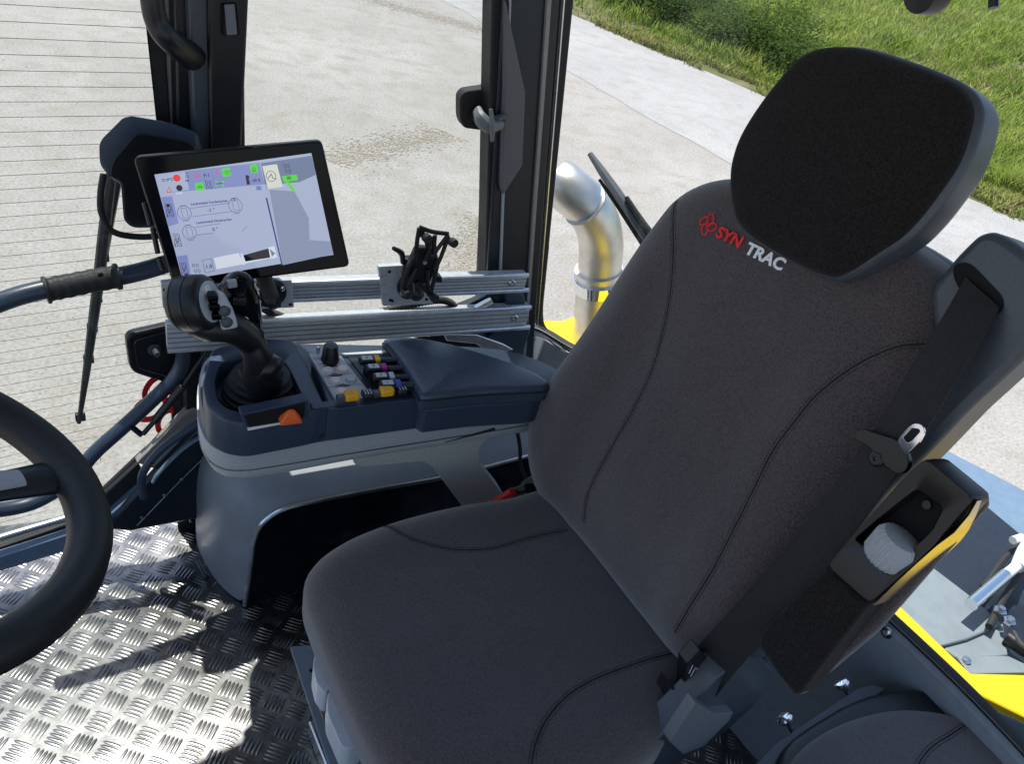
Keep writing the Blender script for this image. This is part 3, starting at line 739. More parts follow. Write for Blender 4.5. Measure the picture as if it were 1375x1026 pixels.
def zc(x, y): return (170+x/4.435, 180+y/4.435)     # reading positions off the enlarged screen
def sp(zx, zy, off): return sc(*zc(zx, zy), off)
disp = mon
def patch(pts, m, off=.0006, name='display_patch'):
    return MB().prism([sp(x, y, off) for x, y in pts], -SN*.0003).build(name, m, disp)
M_BG = screen_mat('lcd_background', (.46, .52, .72), .85); M_HD = screen_mat('lcd_header', (.27, .32, .66), .8); M_DK = screen_mat('lcd_dark_panel', (.22, .27, .45), .7)
M_LT = screen_mat('lcd_light_panel', (.74, .78, .86), .95); M_GR = screen_mat('lcd_green', (.10, .80, .06), .85); M_RD = screen_mat('lcd_red', (.90, .04, .04), .9)
M_BK = screen_mat('lcd_black', (.01, .01, .02), .5); M_NV = screen_mat('lcd_blue_line', (.03, .07, .35), .6); M_CR = screen_mat('lcd_cream', (.75, .76, .68), .9)
def grad_mat():
    m = screen_mat('lcd_grey_blue', (.3, .36, .52), .8); return m
M_GB = grad_mat()
disp = patch([(165, 240), (1100, 112), (1232, 718), (335, 872)], M_BG, .0003, 'display')
patch([(200, 352), (165, 240), (790, 170), (822, 298)], M_HD, .0007, 'header_bar')
patch([(800, 172), (1100, 128), (1130, 240), (1030, 285), (850, 300), (822, 298)], M_DK, .0007, 'header_corner')
patch([(165, 240), (350, 222), (372, 330), (200, 352)], M_BG, .0009)
patch([(205, 375), (270, 368), (310, 530), (250, 550)], M_HD, .0009, 'side_tab'); patch([(300, 728), (360, 718), (385, 850), (335, 868)], M_HD, .0009, 'side_tab')
patch([(850, 330), (1000, 340), (1085, 500), (1090, 630), (1215, 640), (1230, 715), (930, 780)], M_GB, .0007, 'map_panel')
patch([(828, 380), (837, 378), (930, 778), (922, 780)], M_NV, .0012, 'divider')
patch([(808, 190), (895, 178), (930, 312), (842, 325)], M_CR, .0012, 'gauge_tile')
patch([(925, 250), (1012, 240), (1022, 272), (935, 284)], M_GR, .0013, 'green_tile')
patch([(565, 205), (612, 198), (622, 246), (575, 254)], M_GR, .0012, 'green_tile'); patch([(733, 182), (775, 177), (785, 225), (743, 231)], M_GR, .0012, 'green_tile'); patch([(405, 292), (455, 285), (465, 330), (415, 337)], M_GR, .0012, 'green_tile')
patch([(945, 285), (965, 282), (1005, 335), (990, 340)], M_GR, .0013, 'green_pointer')
patch([(675, 735), (845, 678), (858, 738), (690, 775)], M_LT, .0009, 'slider_frame'); patch([(695, 722), (845, 680), (855, 735), (708, 758)], M_BK, .0013, 'slider_dark')
patch([(843, 675), (880, 668), (895, 735), (858, 742)], M_LT, .0013, 'slider_arrow'); patch([(852, 682), (885, 710), (866, 730)], M_DK, .0016, 'slider_arrow_head')
patch([(520, 738), (668, 708), (690, 775), (535, 805)], M_LT, .0009, 'slider_frame'); patch([(678, 712), (690, 710), (706, 776), (694, 780)], M_LT, .0015, 'slider_handle')
patch([(448, 750), (505, 740), (525, 815), (468, 828)], M_DK, .0010, 'value_box'); patch([(452, 753), (502, 744), (521, 812), (472, 824)], M_BG, .0013, 'value_box_face')
patch([(768, 310), (800, 305), (806, 332), (775, 337)], M_HD, .0012, 'small_tile')
def disc(x, y, r, m, off=.0014, name='indicator'):
    c = sp(x, y, off); MB().prism([c+SU*(r*math.cos(a))+SV*(r*math.sin(a)) for a in [6.2832*k/20 for k in range(20)]], -SN*.0003).build(name, m, disp)
disc(299, 261, .0052, M_RD); disc(314, 320, .0044, M_BK); disc(722, 255, .0022, M_BK); disc(722, 280, .0022, M_BK)
patch([(708, 245), (722, 243), (736, 298), (716, 300)], M_BK, .0013, 'icon')
disc(247, 425, .0024, M_BK); disc(356, 838, .0024, M_BK)
def rng(x, y, rx, ry, m=M_NV, wd=.0006, name='icon_outline', off=.0014):
    c = sp(x, y, off); lo = [c+SU*(rx*math.cos(a))+SV*(ry*math.sin(a)) for a in [6.2832*k/24 for k in range(24)]]
    li = [c+SU*((rx-wd)*math.cos(a))+SV*((ry-wd)*math.sin(a)) for a in [6.2832*k/24 for k in range(24)]]
    MB().loft([lo, li], True, False, False).build(name, m, disp, smooth=0)
def ln(a, b, m=M_NV, wd=.0005, off=.0014, name='icon_line'):
    p, q = sp(*a, off), sp(*b, off); t = (q-p).normalized(); s_ = SN.cross(t)*wd/2
    MB().add([p-s_, q-s_, q+s_, p+s_], [(0, 1, 2, 3)]).build(name, m, disp, smooth=0)
for x, y in ((344, 470), (374, 585), (648, 425)):
    rng(x, y, .0100, .0112); 
    for dx in (-16, 16): ln((x+dx-5, y-28), (x+dx+9, y+28))
    ln((x-20, y-28), (x+12, y-32)); ln((x-8, y+32), (x+24, y+28)); ln((x-28, y-42), (x+10, y-48)); ln((x-10, y+50), (x+28, y+44))
for a, b in (((378, 442), (615, 410)), ((388, 492), (625, 460)), ((408, 555), (560, 532)), ((416, 602), (520, 588)), ((690, 580), (718, 545))): ln(a, b)
rng(860, 250, .0072, .0082, M_BK, .0007); ln((843, 262), (862, 236), M_BK, .0009); ln((862, 236), (870, 262), M_BK, .0009); ln((870, 262), (893, 268), M_BK, .0008)
rng(420, 248, .0040, .0036, M_RD, .0006); rng(420, 248, .0022, .0022, M_RD, .0005); rng(360, 252, .0022, .0024, M_BK, .0005)
for a, b in (((240, 345), (252, 315)), ((252, 315), (268, 342)), ((268, 342), (240, 345))): ln(a, b, M_RD, .0008)
for (x, y) in ((255, 455), (302, 632), (342, 805)):
    for dx in (-11, 11):
        for dy in (-30, 28): rng(x+dx+dy*.25, y+dy, .0021, .0028, M_BK, .0006)
    rng(x, y, .0030, .0030, M_BK, .0006); ln((x-14, y-18), (x+6, y+18), M_BK, .0007); ln((x+12, y-20), (x-4, y+18), M_BK, .0007); ln((x-20, y-14), (x-12, y+40), M_BK, .0006); ln((x+14, y-18), (x+26, y+36), M_BK, .0006)
for (x, y) in ((485, 288), (492, 316), (952, 188), (960, 218), (408, 782), (420, 814)):
    for dx in (-9, 12): rng(x+dx, y, .0019, .0029, M_BK, .0006)
for (x, y) in ((552, 296),):
    for dx in (-20, 20):
        for dy in (-13, 11): patch([(x+dx-6, y+dy-3), (x+dx+7, y+dy-5), (x+dx+9, y+dy+4), (x+dx-4, y+dy+6)], M_GR, .0016, 'icon')
    ln((x-18, y), (x+20, y-5), M_BK, .0008)
rng(597, 226, .0022, .0026, M_BK, .0006); ln((583, 228), (575, 224), M_BK, .0006); ln((610, 222), (618, 219), M_BK, .0006); ln((590, 240), (592, 248), M_BK, .0006); ln((606, 238), (610, 244), M_BK, .0006)
rng(758, 208, .0024, .0026, M_BK, .0006); ln((745, 222), (773, 218), M_BK, .0006); rng(436, 312, .0028, .0018, M_BK, .0006); ln((424, 320), (452, 316), M_BK, .0006)
rng(538, 222, .0018, .0022, M_RD, .0007); ln((533, 240), (548, 238), M_RD, .0008); rng(787, 320, .0016, .0018, M_NV, .0005); ln((455, 225), (480, 340), M_DK, .0005); ln((510, 215), (530, 330), M_DK, .0005); ln((800, 172), (838, 330), M_DK, .0008)
def st(s, x, y, size, m=M_BK, bold=.0001): text(s, size, sp(x, y, .0016), SU, SV, m, disp, bold=bold, ext=.0001)
st('21,9°C', 212, 282, .0056); st('F-1', 462, 254, .0062); st('-20 %', 745, 285, .0058); st('P', 352, 238, .003); st('N/B', 350, 282, .0032)
st('Lenkwinkel Vorderachse  -1.0', 384, 424, .0053, M_NV); st('Lenkwinkel Hinterachse', 416, 535, .0053, M_NV); st('-1 °', 482, 464, .0075, M_NV); st('0 °', 512, 578, .0075, M_NV); st('1.0', 472, 800, .0082)
st('START', 296, 357, .0030, M_LT)
st('00', 955, 270, .0066)

# ------------------------------------------------------------------ wiper motor cover, wiper, rails on the heated window
wm = thing('wiper_motor_cover', 'black angular wiper motor cover fixed beside the front post', 'cover', fw(200, 305, 0))
fr_ = [(145, 236), (147, 217), (178, 180), (187, 176), (232, 183), (262, 190), (275, 240), (262, 300), (178, 306), (166, 296), (162, 245), (155, 240)]
bkk = [(134, 222), (133, 190), (165, 158), (175, 155), (228, 164), (266, 178), (280, 240), (266, 304), (180, 306), (168, 298), (165, 248), (150, 240)]
MB().loft([round_poly([fw(x, y, .085) for x, y in fr_], .012), round_poly([fw(x, y, .078) for x, y in bkk], .012), round_poly([fw(x, y, .006) for x, y in bkk], .012)]).build('cover', NAVY, wm, .004)
MB().loft([round_poly([fw(x, y, .0865) for x, y in [(a+(210-a)*.06, b+(235-b)*.06) for a, b in fr_]], .01), round_poly([fw(x, y, .082) for x, y in fr_], .01)]).build('front_face', BLACK, wm, .002)
MB().tube([fw(x, y, .05) for x, y in ((139, 234), (135, 262), (137, 288), (152, 311), (188, 318), (228, 315))], .0055, 10).build('cable', RUBBER, wm)
wp = thing('side_wiper', 'black wiper blade hanging down on the heated side window', 'wiper', fw(106, 570, -.03))
MB().tube([fw(x, y, -.03) for x, y in ((150, 230), (140, 310), (133, 372), (124, 440), (116, 500), (106, 568))], [.010, .0115, .0115, .010, .008, .0045], 8, flat=.9).build('blade', RUBBER, wp)
MB().tube([fw(x, y, -.045) for x, y in ((158, 240), (143, 318), (134, 385))], [.008, .009, .006], 8).build('arm', BLACK, wp)
for x, y in ((139, 345), (130, 400), (124, 440), (119, 482), (108, 560)): MB().box(fw(x, y, -.034), .019, .010, .018).build('clip', BLACK, wp, .002)

hr = thing('grab_rail', 'upper black grab rail with ribbed rubber grip across the heated window', 'grab rail', fw(110, 380, .06), 'tube rails on the heated window')
MB().tube([fw(x, y, .07) for x, y in ((-60, 432), (0, 406), (45, 392), (110, 379), (165, 370), (205, 360), (250, 345))], .0165, 16).build('tube', NAVY, hr)
gpth, _ = crs([fw(x, y, .07) for x, y in ((60, 390), (90, 384), (125, 377), (160, 371))], [0]*4, 16)
MB().tube(gpth, [.0205+.0006*math.sin(k*.85)+(.003 if k < 3 or k > len(gpth)-4 else 0) for k in range(len(gpth))], 18, False).build('rubber_grip', RUBBER, hr, smooth=60)
MB().lathe(fw(135, 369, .092), -FN, [(.001, 0), (.005, 0), (.0045, .001), (.003, .001), (.0025, -.001), (.001, -.001)], 12).build('screw', BLACK, hr)
hr2 = thing('grab_rail', 'long lower tube rail curving down from the latch plate to the left', 'grab rail', fw(130, 610, .05), 'tube rails on the heated window')
MB().tube([fw(x, y, .055) for x, y in ((243, 455), (246, 480), (236, 505), (205, 537), (165, 574), (128, 607), (98, 641), (60, 668), (20, 682), (-50, 690))], .0145, 16).build('tube', NAVY, hr2)
gs = thing('gas_strut', 'thin black gas strut beside the lower tube rail', 'gas strut', fw(190, 580, .05))
MB().tube([fw(277, 472, .075), fw(243, 523, .075)], .004, 10, False).build('rod', BLACK, gs)
MB().tube([fw(246, 518, .075), fw(207, 566, .075)], .0085, 12, False).build('cylinder', BLACK, gs, .001)
MB().tube([fw(207, 566, .075), fw(192, 583, .075)], .005, 10, False).build('end_fitting', BLACK, gs)
MB().tube([fw(174, 571, .065), fw(190, 584, .07)], .006, 10, False).build('bracket', BLACK, gs)
lp = thing('latch_plate', 'black latch plate with round pin at the corner of the heated window', 'latch', fw(210, 500, 0))
MB().prism(round_poly([fw(x, y, .022) for x, y in ((169, 450), (240, 434), (275, 440), (285, 515), (245, 522), (176, 500))], .018), FN*.02).build('plate', BLACK, lp, .004)
MB().prism(round_poly([fw(x, y, .026) for x, y in ((179, 457), (240, 442), (270, 446), (275, 508), (242, 512), (184, 495))], .014), FN*.004).build('raised_field', BLACK, lp, .002)
MB().lathe(fw(207, 469, .028), -FN, [(.001, 0), (.0125, 0), (.0125, .003), (.009, .004), (.006, .004), (.0055, .022), (.001, .023)], 18).build('pin', BLUEG, lp)

# ------------------------------------------------------------------ steering wheel
sw_ = thing('steering_wheel', 'black steering wheel with grey spoke insert at the left', 'steering wheel', (-.218, .68, .80))
wn = V((.4, 0, .92)).normalized(); wc = V((-.218, .68, .92)); wa = wn.cross(V((0, 1, 0))).normalized(); wb = wn.cross(wa)
RW = .1965
def wr(t, r=RW, h=0): return wc+wa*(r*math.cos(t))+wb*(r*math.sin(t))+wn*h
rim = []
for k in range(96):
    t = 2*math.pi*k/96; c = wr(t); e = (c-wc).normalized()
    rim.append([c+e*(.0215*math.cos(a))+wn*(.021*math.sin(a)+(-.0018 if abs(math.cos(a)) > .97 else 0)) for a in [2*math.pi*j/18 for j in range(18)]])
rim.append(rim[0]); MB().loft(rim, True, False, False).build('rim', WHEELM, sw_, smooth=60)
for a0 in (.0175*1.005,):
    MB().tube([wr(2*math.pi*k/60, RW+.0212, -.004) for k in range(61)], .0009, 5, False).build('rim_joint', VOID, sw_, smooth=180)
MB().lathe(wc-wn*.03, wn, [(.001, -.01), (.055, -.01), (.06, .005), (.055, .02), (.04, .026), (.001, .03)], 32).build('hub', BLACK, sw_)
def toang(x, y):
    q = onp(x, y, wc, wn)-wc; return math.atan2(q.dot(wb), q.dot(wa))
ts = toang(60, 640)
for dt in (0, 2*math.pi/3, -2*math.pi/3):
    a, b, c = wr(ts+dt, .03, -.018), wr(ts+dt, .12, -.008), wr(ts+dt, .192, -.002)
    MB().tube([a, b, c], [.022, .019, .024], 14, flat=.45, flatdir=wn).build('spoke', BLACK, sw_)
    MB().tube([wr(ts+dt, .05, -.004), wr(ts+dt, .10, .001), wr(ts+dt, .145, .0022)], [.016, .015, .012], 14, flat=.35, flatdir=wn).build('spoke_insert', GREYP, sw_)
MB().tube([wc-wn*.035, wc-wn*.35, V((-.50, .68, .0))], [.035, .045, .06], 16).build('column', BLACK, sw_)

# ------------------------------------------------------------------ console
co = thing('armrest_console', 'dark blue armrest console with grey underside beside the driver seat', 'console', (.45, 1.15, .5))
def zp(pts, z): return [onz(x, y, z) for x, y in pts]
# grey lower shell and blue upper shell share a plan outline
plan = [V((.118, 1.17, 0)), V((.116, 1.10, 0)), V((.128, 1.055, 0)), V((.160, 1.032, 0)), V((.22, 1.03, 0)), V((.35, 1.038, 0)), V((.52, 1.045, 0)), V((.70, 1.055, 0)), V((.775, 1.075, 0)), V((.79, 1.14, 0)), V((.70, 1.22, 0)), V((.5, 1.262, 0)), V((.30, 1.29, 0)), V((.18, 1.285, 0)), V((.135, 1.25, 0))]
pl = closed_crs(plan, 5); cc = V((.42, 1.15, 0))
def lvl(z, inset=0): return [V((p.x, p.y, z))-(p-cc).normalized()*inset for p in pl]
def zslope(z, p): return z+ .0*(p.x)
MB().loft([lvl(.556, .022), lvl(.562, .006), lvl(.575, .001), lvl(.600, 0), lvl(.618, 0)]).build('grey_underside', GREYP, co, smooth=50)
MB().loft([lvl(.580, -.0006), lvl(.5825, -.0006)], True, False, False).build('parting_line', ALUD, co)
# upper shell: rim that stands proud around the joystick well and instrument field
MB().loft([lvl(.618, .003), lvl(.640, .003), lvl(.650, .006), lvl(.652, .012)]).build('upper_shell', NAVY, co, smooth=50)
# side wall of the console under the instrument field
def quad(px, z, m, nm, h=.02, bev=.003, r=.004): return MB().prism(round_poly(zp(px, z), r), (0, 0, -h)).build(nm, m, co, bev)
# joystick well walls
well_o = [(284, 466), (340, 452), (392, 452), (408, 480), (430, 528), (438, 546), (415, 552), (330, 567), (300, 562), (278, 546), (271, 515)]
well_i = [(296, 486), (340, 474), (372, 476), (384, 486), (402, 522), (408, 534), (400, 539), (325, 552), (304, 546), (292, 535), (288, 510)]
zo = round_poly(zp(well_o, .695), .015, 5)
nA = len(zo)
def resample(pts, n_):
    P = pts+[pts[0]]; L = [0]
    for i in range(len(pts)): L.append(L[-1]+(P[i+1]-P[i]).length)
    o = []; j = 0
    for k in range(n_):
        s_ = L[-1]*k/n_
        while L[j+1] < s_: j += 1
        t = (s_-L[j])/max(1e-9, L[j+1]-L[j]); o.append(P[j].lerp(P[j+1], t))
    return o
def ringblock(outer, inner, top, out_bot, in_bot, m, nm, bev=.0):
    n_ = 96; O = resample(outer, n_); c = sum(O, V((0, 0, 0)))/n_; I0 = resample(inner, n_*3); I = []
    for p in O:
        a = (p-c); best = max(I0, key=lambda q: (q-c).normalized().dot(a.normalized())); I.append(best)
    zt_ = lambda L, z: [V((p.x, p.y, z)) for p in L]
    inset = [p.lerp(q, .12) for p, q in zip(O, I)]; inset2 = [q.lerp(p, .06) for p, q in zip(O, I)]
    return MB().loft([zt_(O, out_bot), zt_(O, top-.004), zt_([p.lerp(q, .04) for p, q in zip(O, I)], top-.001), zt_(inset, top), zt_(inset2, top), zt_(I, top-.003), zt_(I, in_bot)], True, False, False).build(nm, m, co, smooth=50)
ringblock(zo, round_poly(zp(well_i, .695), .012, 5), .692, .625, .655, NAVY, 'joystick_surround')
MB().prism(zp(well_i, .66), (0, 0, -.01)).build('well_floor', NAVY, co)
# blue body under the instrument field and arm pad
fld = [(405, 470), (430, 470), (515, 452), (560, 505), (575, 530), (566, 540), (452, 560), (440, 560)]
MB().prism(round_poly(zp([(418, 478), (520, 462), (575, 526), (566, 535), (452, 549), (440, 544)], .685), .004), (0, 0, -.06)).build('field_body', NAVY, co, .003)
MB().prism(round_poly(zp([(414, 474), (458, 478), (505, 537), (454, 543)], .690), .003), (0, 0, -.01)).build('button_panel', LGREY, co, .001)
MB().prism(zp([(464, 476), (505, 478), (562, 530), (512, 536)], .6875), (0, 0, -.01)).build('lever_well', NAVYD, co, .001)
MB().prism(zp([(464, 476), (458, 474), (515, 470), (517, 474)], .692), (0, 0, -.006)).build('field_rim', LGREY, co, .001)
MB().prism(round_poly(zp([(438, 541), (452, 543), (560, 531), (576, 514), (582, 520), (567, 535), (454, 549), (440, 549)], .695), .003), (0, 0, -.065)).build('near_rim', NAVY, co, .002)
for k, (a, b) in enumerate((((431, 506), (473, 500)), ((441, 520), (484, 515)))): MB().tube([onz(*a, .6915), onz(*b, .6915)], .0006, 4, False).build('panel_line', ALUD, co)
for x, y in ((440, 498), (460, 496), (450, 512), (471, 510), (459, 526)):
    MB().lathe(onz(x, y, .690), (0, 0, 1), [(.001, 0), (.0105, 0), (.0105, .001), (.0088, .0012), (.0088, .0035), (.0075, .0045), (.001, .0048)], 20).build('push_button', PINK if x != 471 else LGREY, co)
for x, y in ((450, 503), (460, 517), (443, 491)): MB().prism(zp([(x-9, y+1), (x, y-2), (x+10, y), (x, y+1.5)], .6915), (0, 0, -.002)).build('button_ridge', BLACK, co)
k_ = MB().lathe(onz(443, 484, .690), (0, .0, 1), [(.001, 0), (.017, 0), (.016, .004), (.0155, .006), (.0125, .030), (.0115, .032), (.001, .033)], 24, 12, .0006).build('rotary_knob', BLACK, co)
for x, y in ((425, 480), (429, 487), (452, 486)): MB().lathe(onz(x, y, .690), (0, 0, 1), [(.001, 0), (.006, 0), (.0055, .002), (.001, .002)], 14).build('small_button', LGREY, co)
MB().lathe(onz(427, 474, .690), (0, 0, 1), [(.001, 0), (.003, 0), (.003, .012), (.001, .013)], 10).build('toggle', STEEL, co)
MB().prism(round_poly([onY(x, y, 1.028) for x, y in ((418, 549), (454, 545), (566, 534), (576, 546), (622, 551), (722, 541), (600, 562), (450, 580), (418, 584))], .004), (0, .015, 0)).build('side_panel', NAVY, co, .003)
# four numbered slide levers
AX = V((1, .0, 0))
for n_, (x, y), mt in (('4', (494, 484), YCAP), ('3', (503, 495), MAGENTA), ('2', (513, 507), LGREY), ('1', (522, 517), BLUEB)):
    c = onz(x, y, .712); d1 = (onz(x+26, y-1, .712)-c).normalized(); d2 = V((-d1.y, d1.x, 0)); Z = V((0, 0, 1))
    MB().box(c+d1*.002, .036, .0165, .011, (d1, d2, Z)).build('slide_lever', BLACK, co, .003)
    MB().box(c+d1*.016+V((0, 0, .0008)), .010, .0168, .011, (d1, d2, Z)).build('colour_band', mt, co, .002)
    MB().box(c+d1*-.002+V((0, 0, .0058)), .018, .012, .0006, (d1, d2, Z)).build('number_field', LGREY, co, 0)
    text(n_, .009, c+d1*(-.005)-d2*.003+V((0, 0, .0064)), d1, d2, NAVYD, co, ext=.0001)
    MB().box(c+d1*.038+V((0, 0, -.003)), .032, .012, .012, (d1, d2, Z)).build('lever_stem', NAVYD, co, .003)
    MB().box(c+V((0, 0, -.014)), .012, .006, .02, (d1, d2, Z)).build('lever_leg', BLACK, co, .001)
for (x, y) in ((472, 531), (519, 525)):
    c = onz(x, y, .708); d1 = (onz(x+26, y-3, .708)-c).normalized(); d2 = V((-d1.y, d1.x, 0)); Z = V((0, 0, 1))
    MB().box(c, .024, .018, .015, (d1, d2, Z)).build('yellow_cap', YCAP, co, .004)
    for k in (-.006, -.002, .002): MB().box(c+d1*k+V((0, 0, .0078)), .0012, .014, .001, (d1, d2, Z)).build('cap_rib', YCAP, co)
    MB().box(c+d1*.027+V((0, 0, -.002)), .018, .020, .012, (d1, d2, Z)).build('black_cap', BLACK, co, .003)
    for k in (-.005, 0, .005): MB().box(c+d1*(.027+k)+V((0, 0, .0043)), .0012, .014, .0012, (d1, d2, Z)).build('cap_mark', LGREY, co)
    MB().box(c-d1*.018+V((0, 0, -.003)), .014, .012, .010, (d1, d2, Z)).build('cap_base', BLUEG, co, .002)
# front slot with orange lever
YS = onz(330, 566, .692).y-.004
MB().prism(round_poly([onY(x, y, YS) for x, y in ((322, 556), (345, 552), (414, 537), (414, 560), (404, 572), (334, 583))], .003), (0, .02, 0)).build('slot_frame', NAVY, co, .002)
MB().prism(round_poly([onY(x, y, YS-.0012) for x, y in ((328, 559), (345, 555), (410, 541), (409, 558), (401, 568), (336, 578))], .002), (0, .004, 0)).build('slot_shade', VOID, co)  # black plate just proud of the frame, painted as the slot's shade
MB().prism([onY(x, y, YS-.0022) for x, y in ((332, 575), (380, 567), (381, 569.5), (333, 578.5))], (0, .002, 0)).build('slot_track', WHITEM, co)
oc = onY(391, 567, YS-.008)
MB().loft([[oc+V((a, b, 0)) for a, b in ((-.019, -.008), (.017, -.008), (.017, .012), (-.019, .012))], [oc+V((a, b, .008)) for a, b in ((-.017, -.008), (.014, -.008), (.014, .010), (-.017, .010))], [oc+V((a, b, .024)) for a, b in ((-.005, -.004), (.004, -.004), (.004, .004), (-.005, .004))]]).build('orange_lever', ORANGE, co, .003)
# arm pad (leather)
ap = [(516, 453), (560, 452), (620, 464), (690, 487), (732, 507), (738, 516), (725, 520), (640, 524), (572, 531), (562, 524), (545, 497), (525, 470)]
q_ = [onz(x, y, .718) for x, y in ap]; mid = sum(q_, V((0, 0, 0)))/len(q_)
PX, PY = V((1, 0, 0)), V((0, 1, 0))
padp = Pillow([((p-mid).x, (p-mid).y) for p in q_], V((mid.x, mid.y, .718)), PX, PY, V((0, 0, 1)), .034, .010, .006, n=110, rb=.006)
padp.mesh().build('arm_pad', LEATHER, co, smooth=180)
MB().tube([padp.pt(a, padp.R(a)+.0005, -.011) for a in [-math.pi+2*math.pi*k/110 for k in range(111)]], .0012, 5, False).build('pad_seam', THREAD, co, smooth=180)
MB().prism(round_poly([p-(p-mid)*.045+V((0, 0, -.034)) for p in q_], .005), (0, 0, -.05)).build('pad_base', NAVY, co, .003)
# hook block and bracket arm down to the seat
br = thing('console_bracket', 'grey cast bracket carrying the console down beside the seat', 'bracket', onY(640, 670, 1.04))
MB().prism(round_poly([onY(x, y, 1.06) for x, y in ((471, 609), (476, 624), (490, 627), (567, 620), (580, 626), (628, 690), (690, 690), (676, 664), (645, 626), (643, 604), (650, 594), (664, 583), (663, 573), (600, 584), (520, 600))], .006), (0, .045, 0)).build('arm', BRACK, br, .005)
for a in (((484, 607), (508, 603), (510, 612), (487, 615)), ((610, 588), (632, 583), (634, 592), (612, 596))):
    MB().prism([onY(x, y, 1.054) for x, y in a], (0, .01, 0)).build('hook', BLUEG, br, .002)
MB().tube([onY(597, 592, 1.05), onY(664, 576, 1.05)], .0035, 8, False).build('rod', BLACK, br)
cb = thing('thin_cable', 'thin black cable looping down behind the seat backrest', 'cable', onY(705, 640, 1.15))
MB().tube([onY(x, y, 1.15) for x, y in ((680, 560), (692, 572), (698, 600), (699, 625), (707, 645), (716, 655))], .0045, 8).build('cable', RUBBER, cb)

# ------------------------------------------------------------------ joystick
js = thing('joystick', 'black multifunction joystick leaning left in the console well', 'joystick', (.21, 1.12, .655))
bc = onz(350, 527, .66)
MB().lathe(bc, (0, 0, 1), [(.062, 0), (.062, .004), (.052, .007), (.059, .011), (.059, .015), (.046, .018), (.053, .022), (.053, .026), (.040, .029), (.047, .033), (.047, .037), (.036, .040), (.034, .048), (.001, .05)], 40).build('bellows', RUBBER, js, smooth=60)
YJ = 1.10
def jp(x, y, Y=YJ): return onY(x, y, Y)
MB().tube([jp(352, 520, 1.115), jp(352, 500, 1.11), jp(346, 478), jp(336, 458), jp(322, 445, 1.09), jp(303, 437, 1.085), jp(280, 434, 1.085), jp(256, 428, 1.085)], [.034, .030, .023, .021, .022, .024, .026, .022], 22, flat=1.15, flatdir=(0, 1, 0)).build('neck', BLACK, js, smooth=180)
MB().tube([jp(352, 498, 1.10), jp(366, 490, 1.09), jp(377, 487, 1.085)], [.026, .024, .010], 18, flat=.8).build('palm_rest', BLACK, js, smooth=180)
hd = ((jp(286, 404, 1.07)-jp(240, 412, 1.07)).normalized()+V((0, -.55, .25))).normalized()
MB().lathe(jp(236, 410, 1.085), hd, [(.001, -.004), (.020, -.003), (.034, .002), (.040, .010), (.0405, .012), (.039, .0125), (.0405, .0135), (.041, .030), (.041, .0305), (.0395, .031), (.041, .032), (.040, .046), (.036, .052), (.032, .053), (.001, .053)], 36).build('grip_head', BLACK, js, smooth=50)
fc_ = jp(236, 410, 1.085)+hd*.0535
ux = hd.orthogonal().normalized(); uy = hd.cross(ux)
MB().lathe(fc_, hd, [(.001, 0), (.030, 0), (.030, .0015), (.001, .003)], 30).build('face_plate', LGREY, js)
zc_ = V((0, 0, 1)); zc_ = (zc_-hd*zc_.dot(hd)).normalized(); zy = hd.cross(zc_)
for k in (-1, 0, 1): MB().lathe(fc_+zc_*(.018*k)+hd*.0015, hd, [(.001, 0), (.008, 0), (.0075, .003), (.001, .004)], 18).build('face_button', WHITEM, js)
MB().prism(round_poly([jp(x, y, 1.045) for x, y in ((292, 396), (304, 402), (316, 424), (320, 440), (298, 444), (294, 428))], .005), (0, .02, 0)).build('button_plate', LGREY, js, .003)
for x, y in ((301, 417), (304, 432)): MB().lathe(jp(x, y, 1.046), (.15, -1, .25), [(.001, 0), (.0085, 0), (.0085, .003), (.007, .004), (.001, .004)], 18).build('grey_button', BLUEG, js)
for k in range(3): MB().box(jp(285+2.6*k, 398+12*k, 1.050), .014, .018, .010).build('rocker', GLOSS, js, .002)
MB().tube([jp(306, 376, 1.13), jp(315, 384, 1.13), jp(322, 402, 1.13), jp(329, 425, 1.13), jp(338, 446, 1.13), jp(350, 464, 1.12)], [.014, .029, .031, .026, .018, .012], 22, flat=1.1, flatdir=(0, 1, 0)).build('thumb_knob', GLOSS, js, smooth=180)
MB().prism(round_poly([jp(x, y, 1.092) for x, y in ((305, 378), (318, 377), (319, 386), (307, 388))], .002), (0, .008, 0)).build('thumb_switch', GREYP, js, .002)
MB().box(jp(322, 405, 1.093), .018, .006, .012).build('side_switch', BLACK, js, .002)
rr_ = MB(); rc = jp(326, 432, 1.098)
rr_.tube([rc+V((math.cos(a)*.0085, 0, math.sin(a)*.0085)) for a in [6.2832*k/24 for k in range(25)]], .0012, 6, False).build('metal_ring', STEEL, js)
for k, (x, y) in enumerate(((342, 450), (347, 460), (352, 466))): MB().lathe(jp(x, y, 1.10), (.3, -.6, .4), [(.001, 0), (.012-.002*k, 0), (.011-.002*k, .010), (.001, .012)], 16).build('collar', BLUEG if k == 1 else BLACK, js)

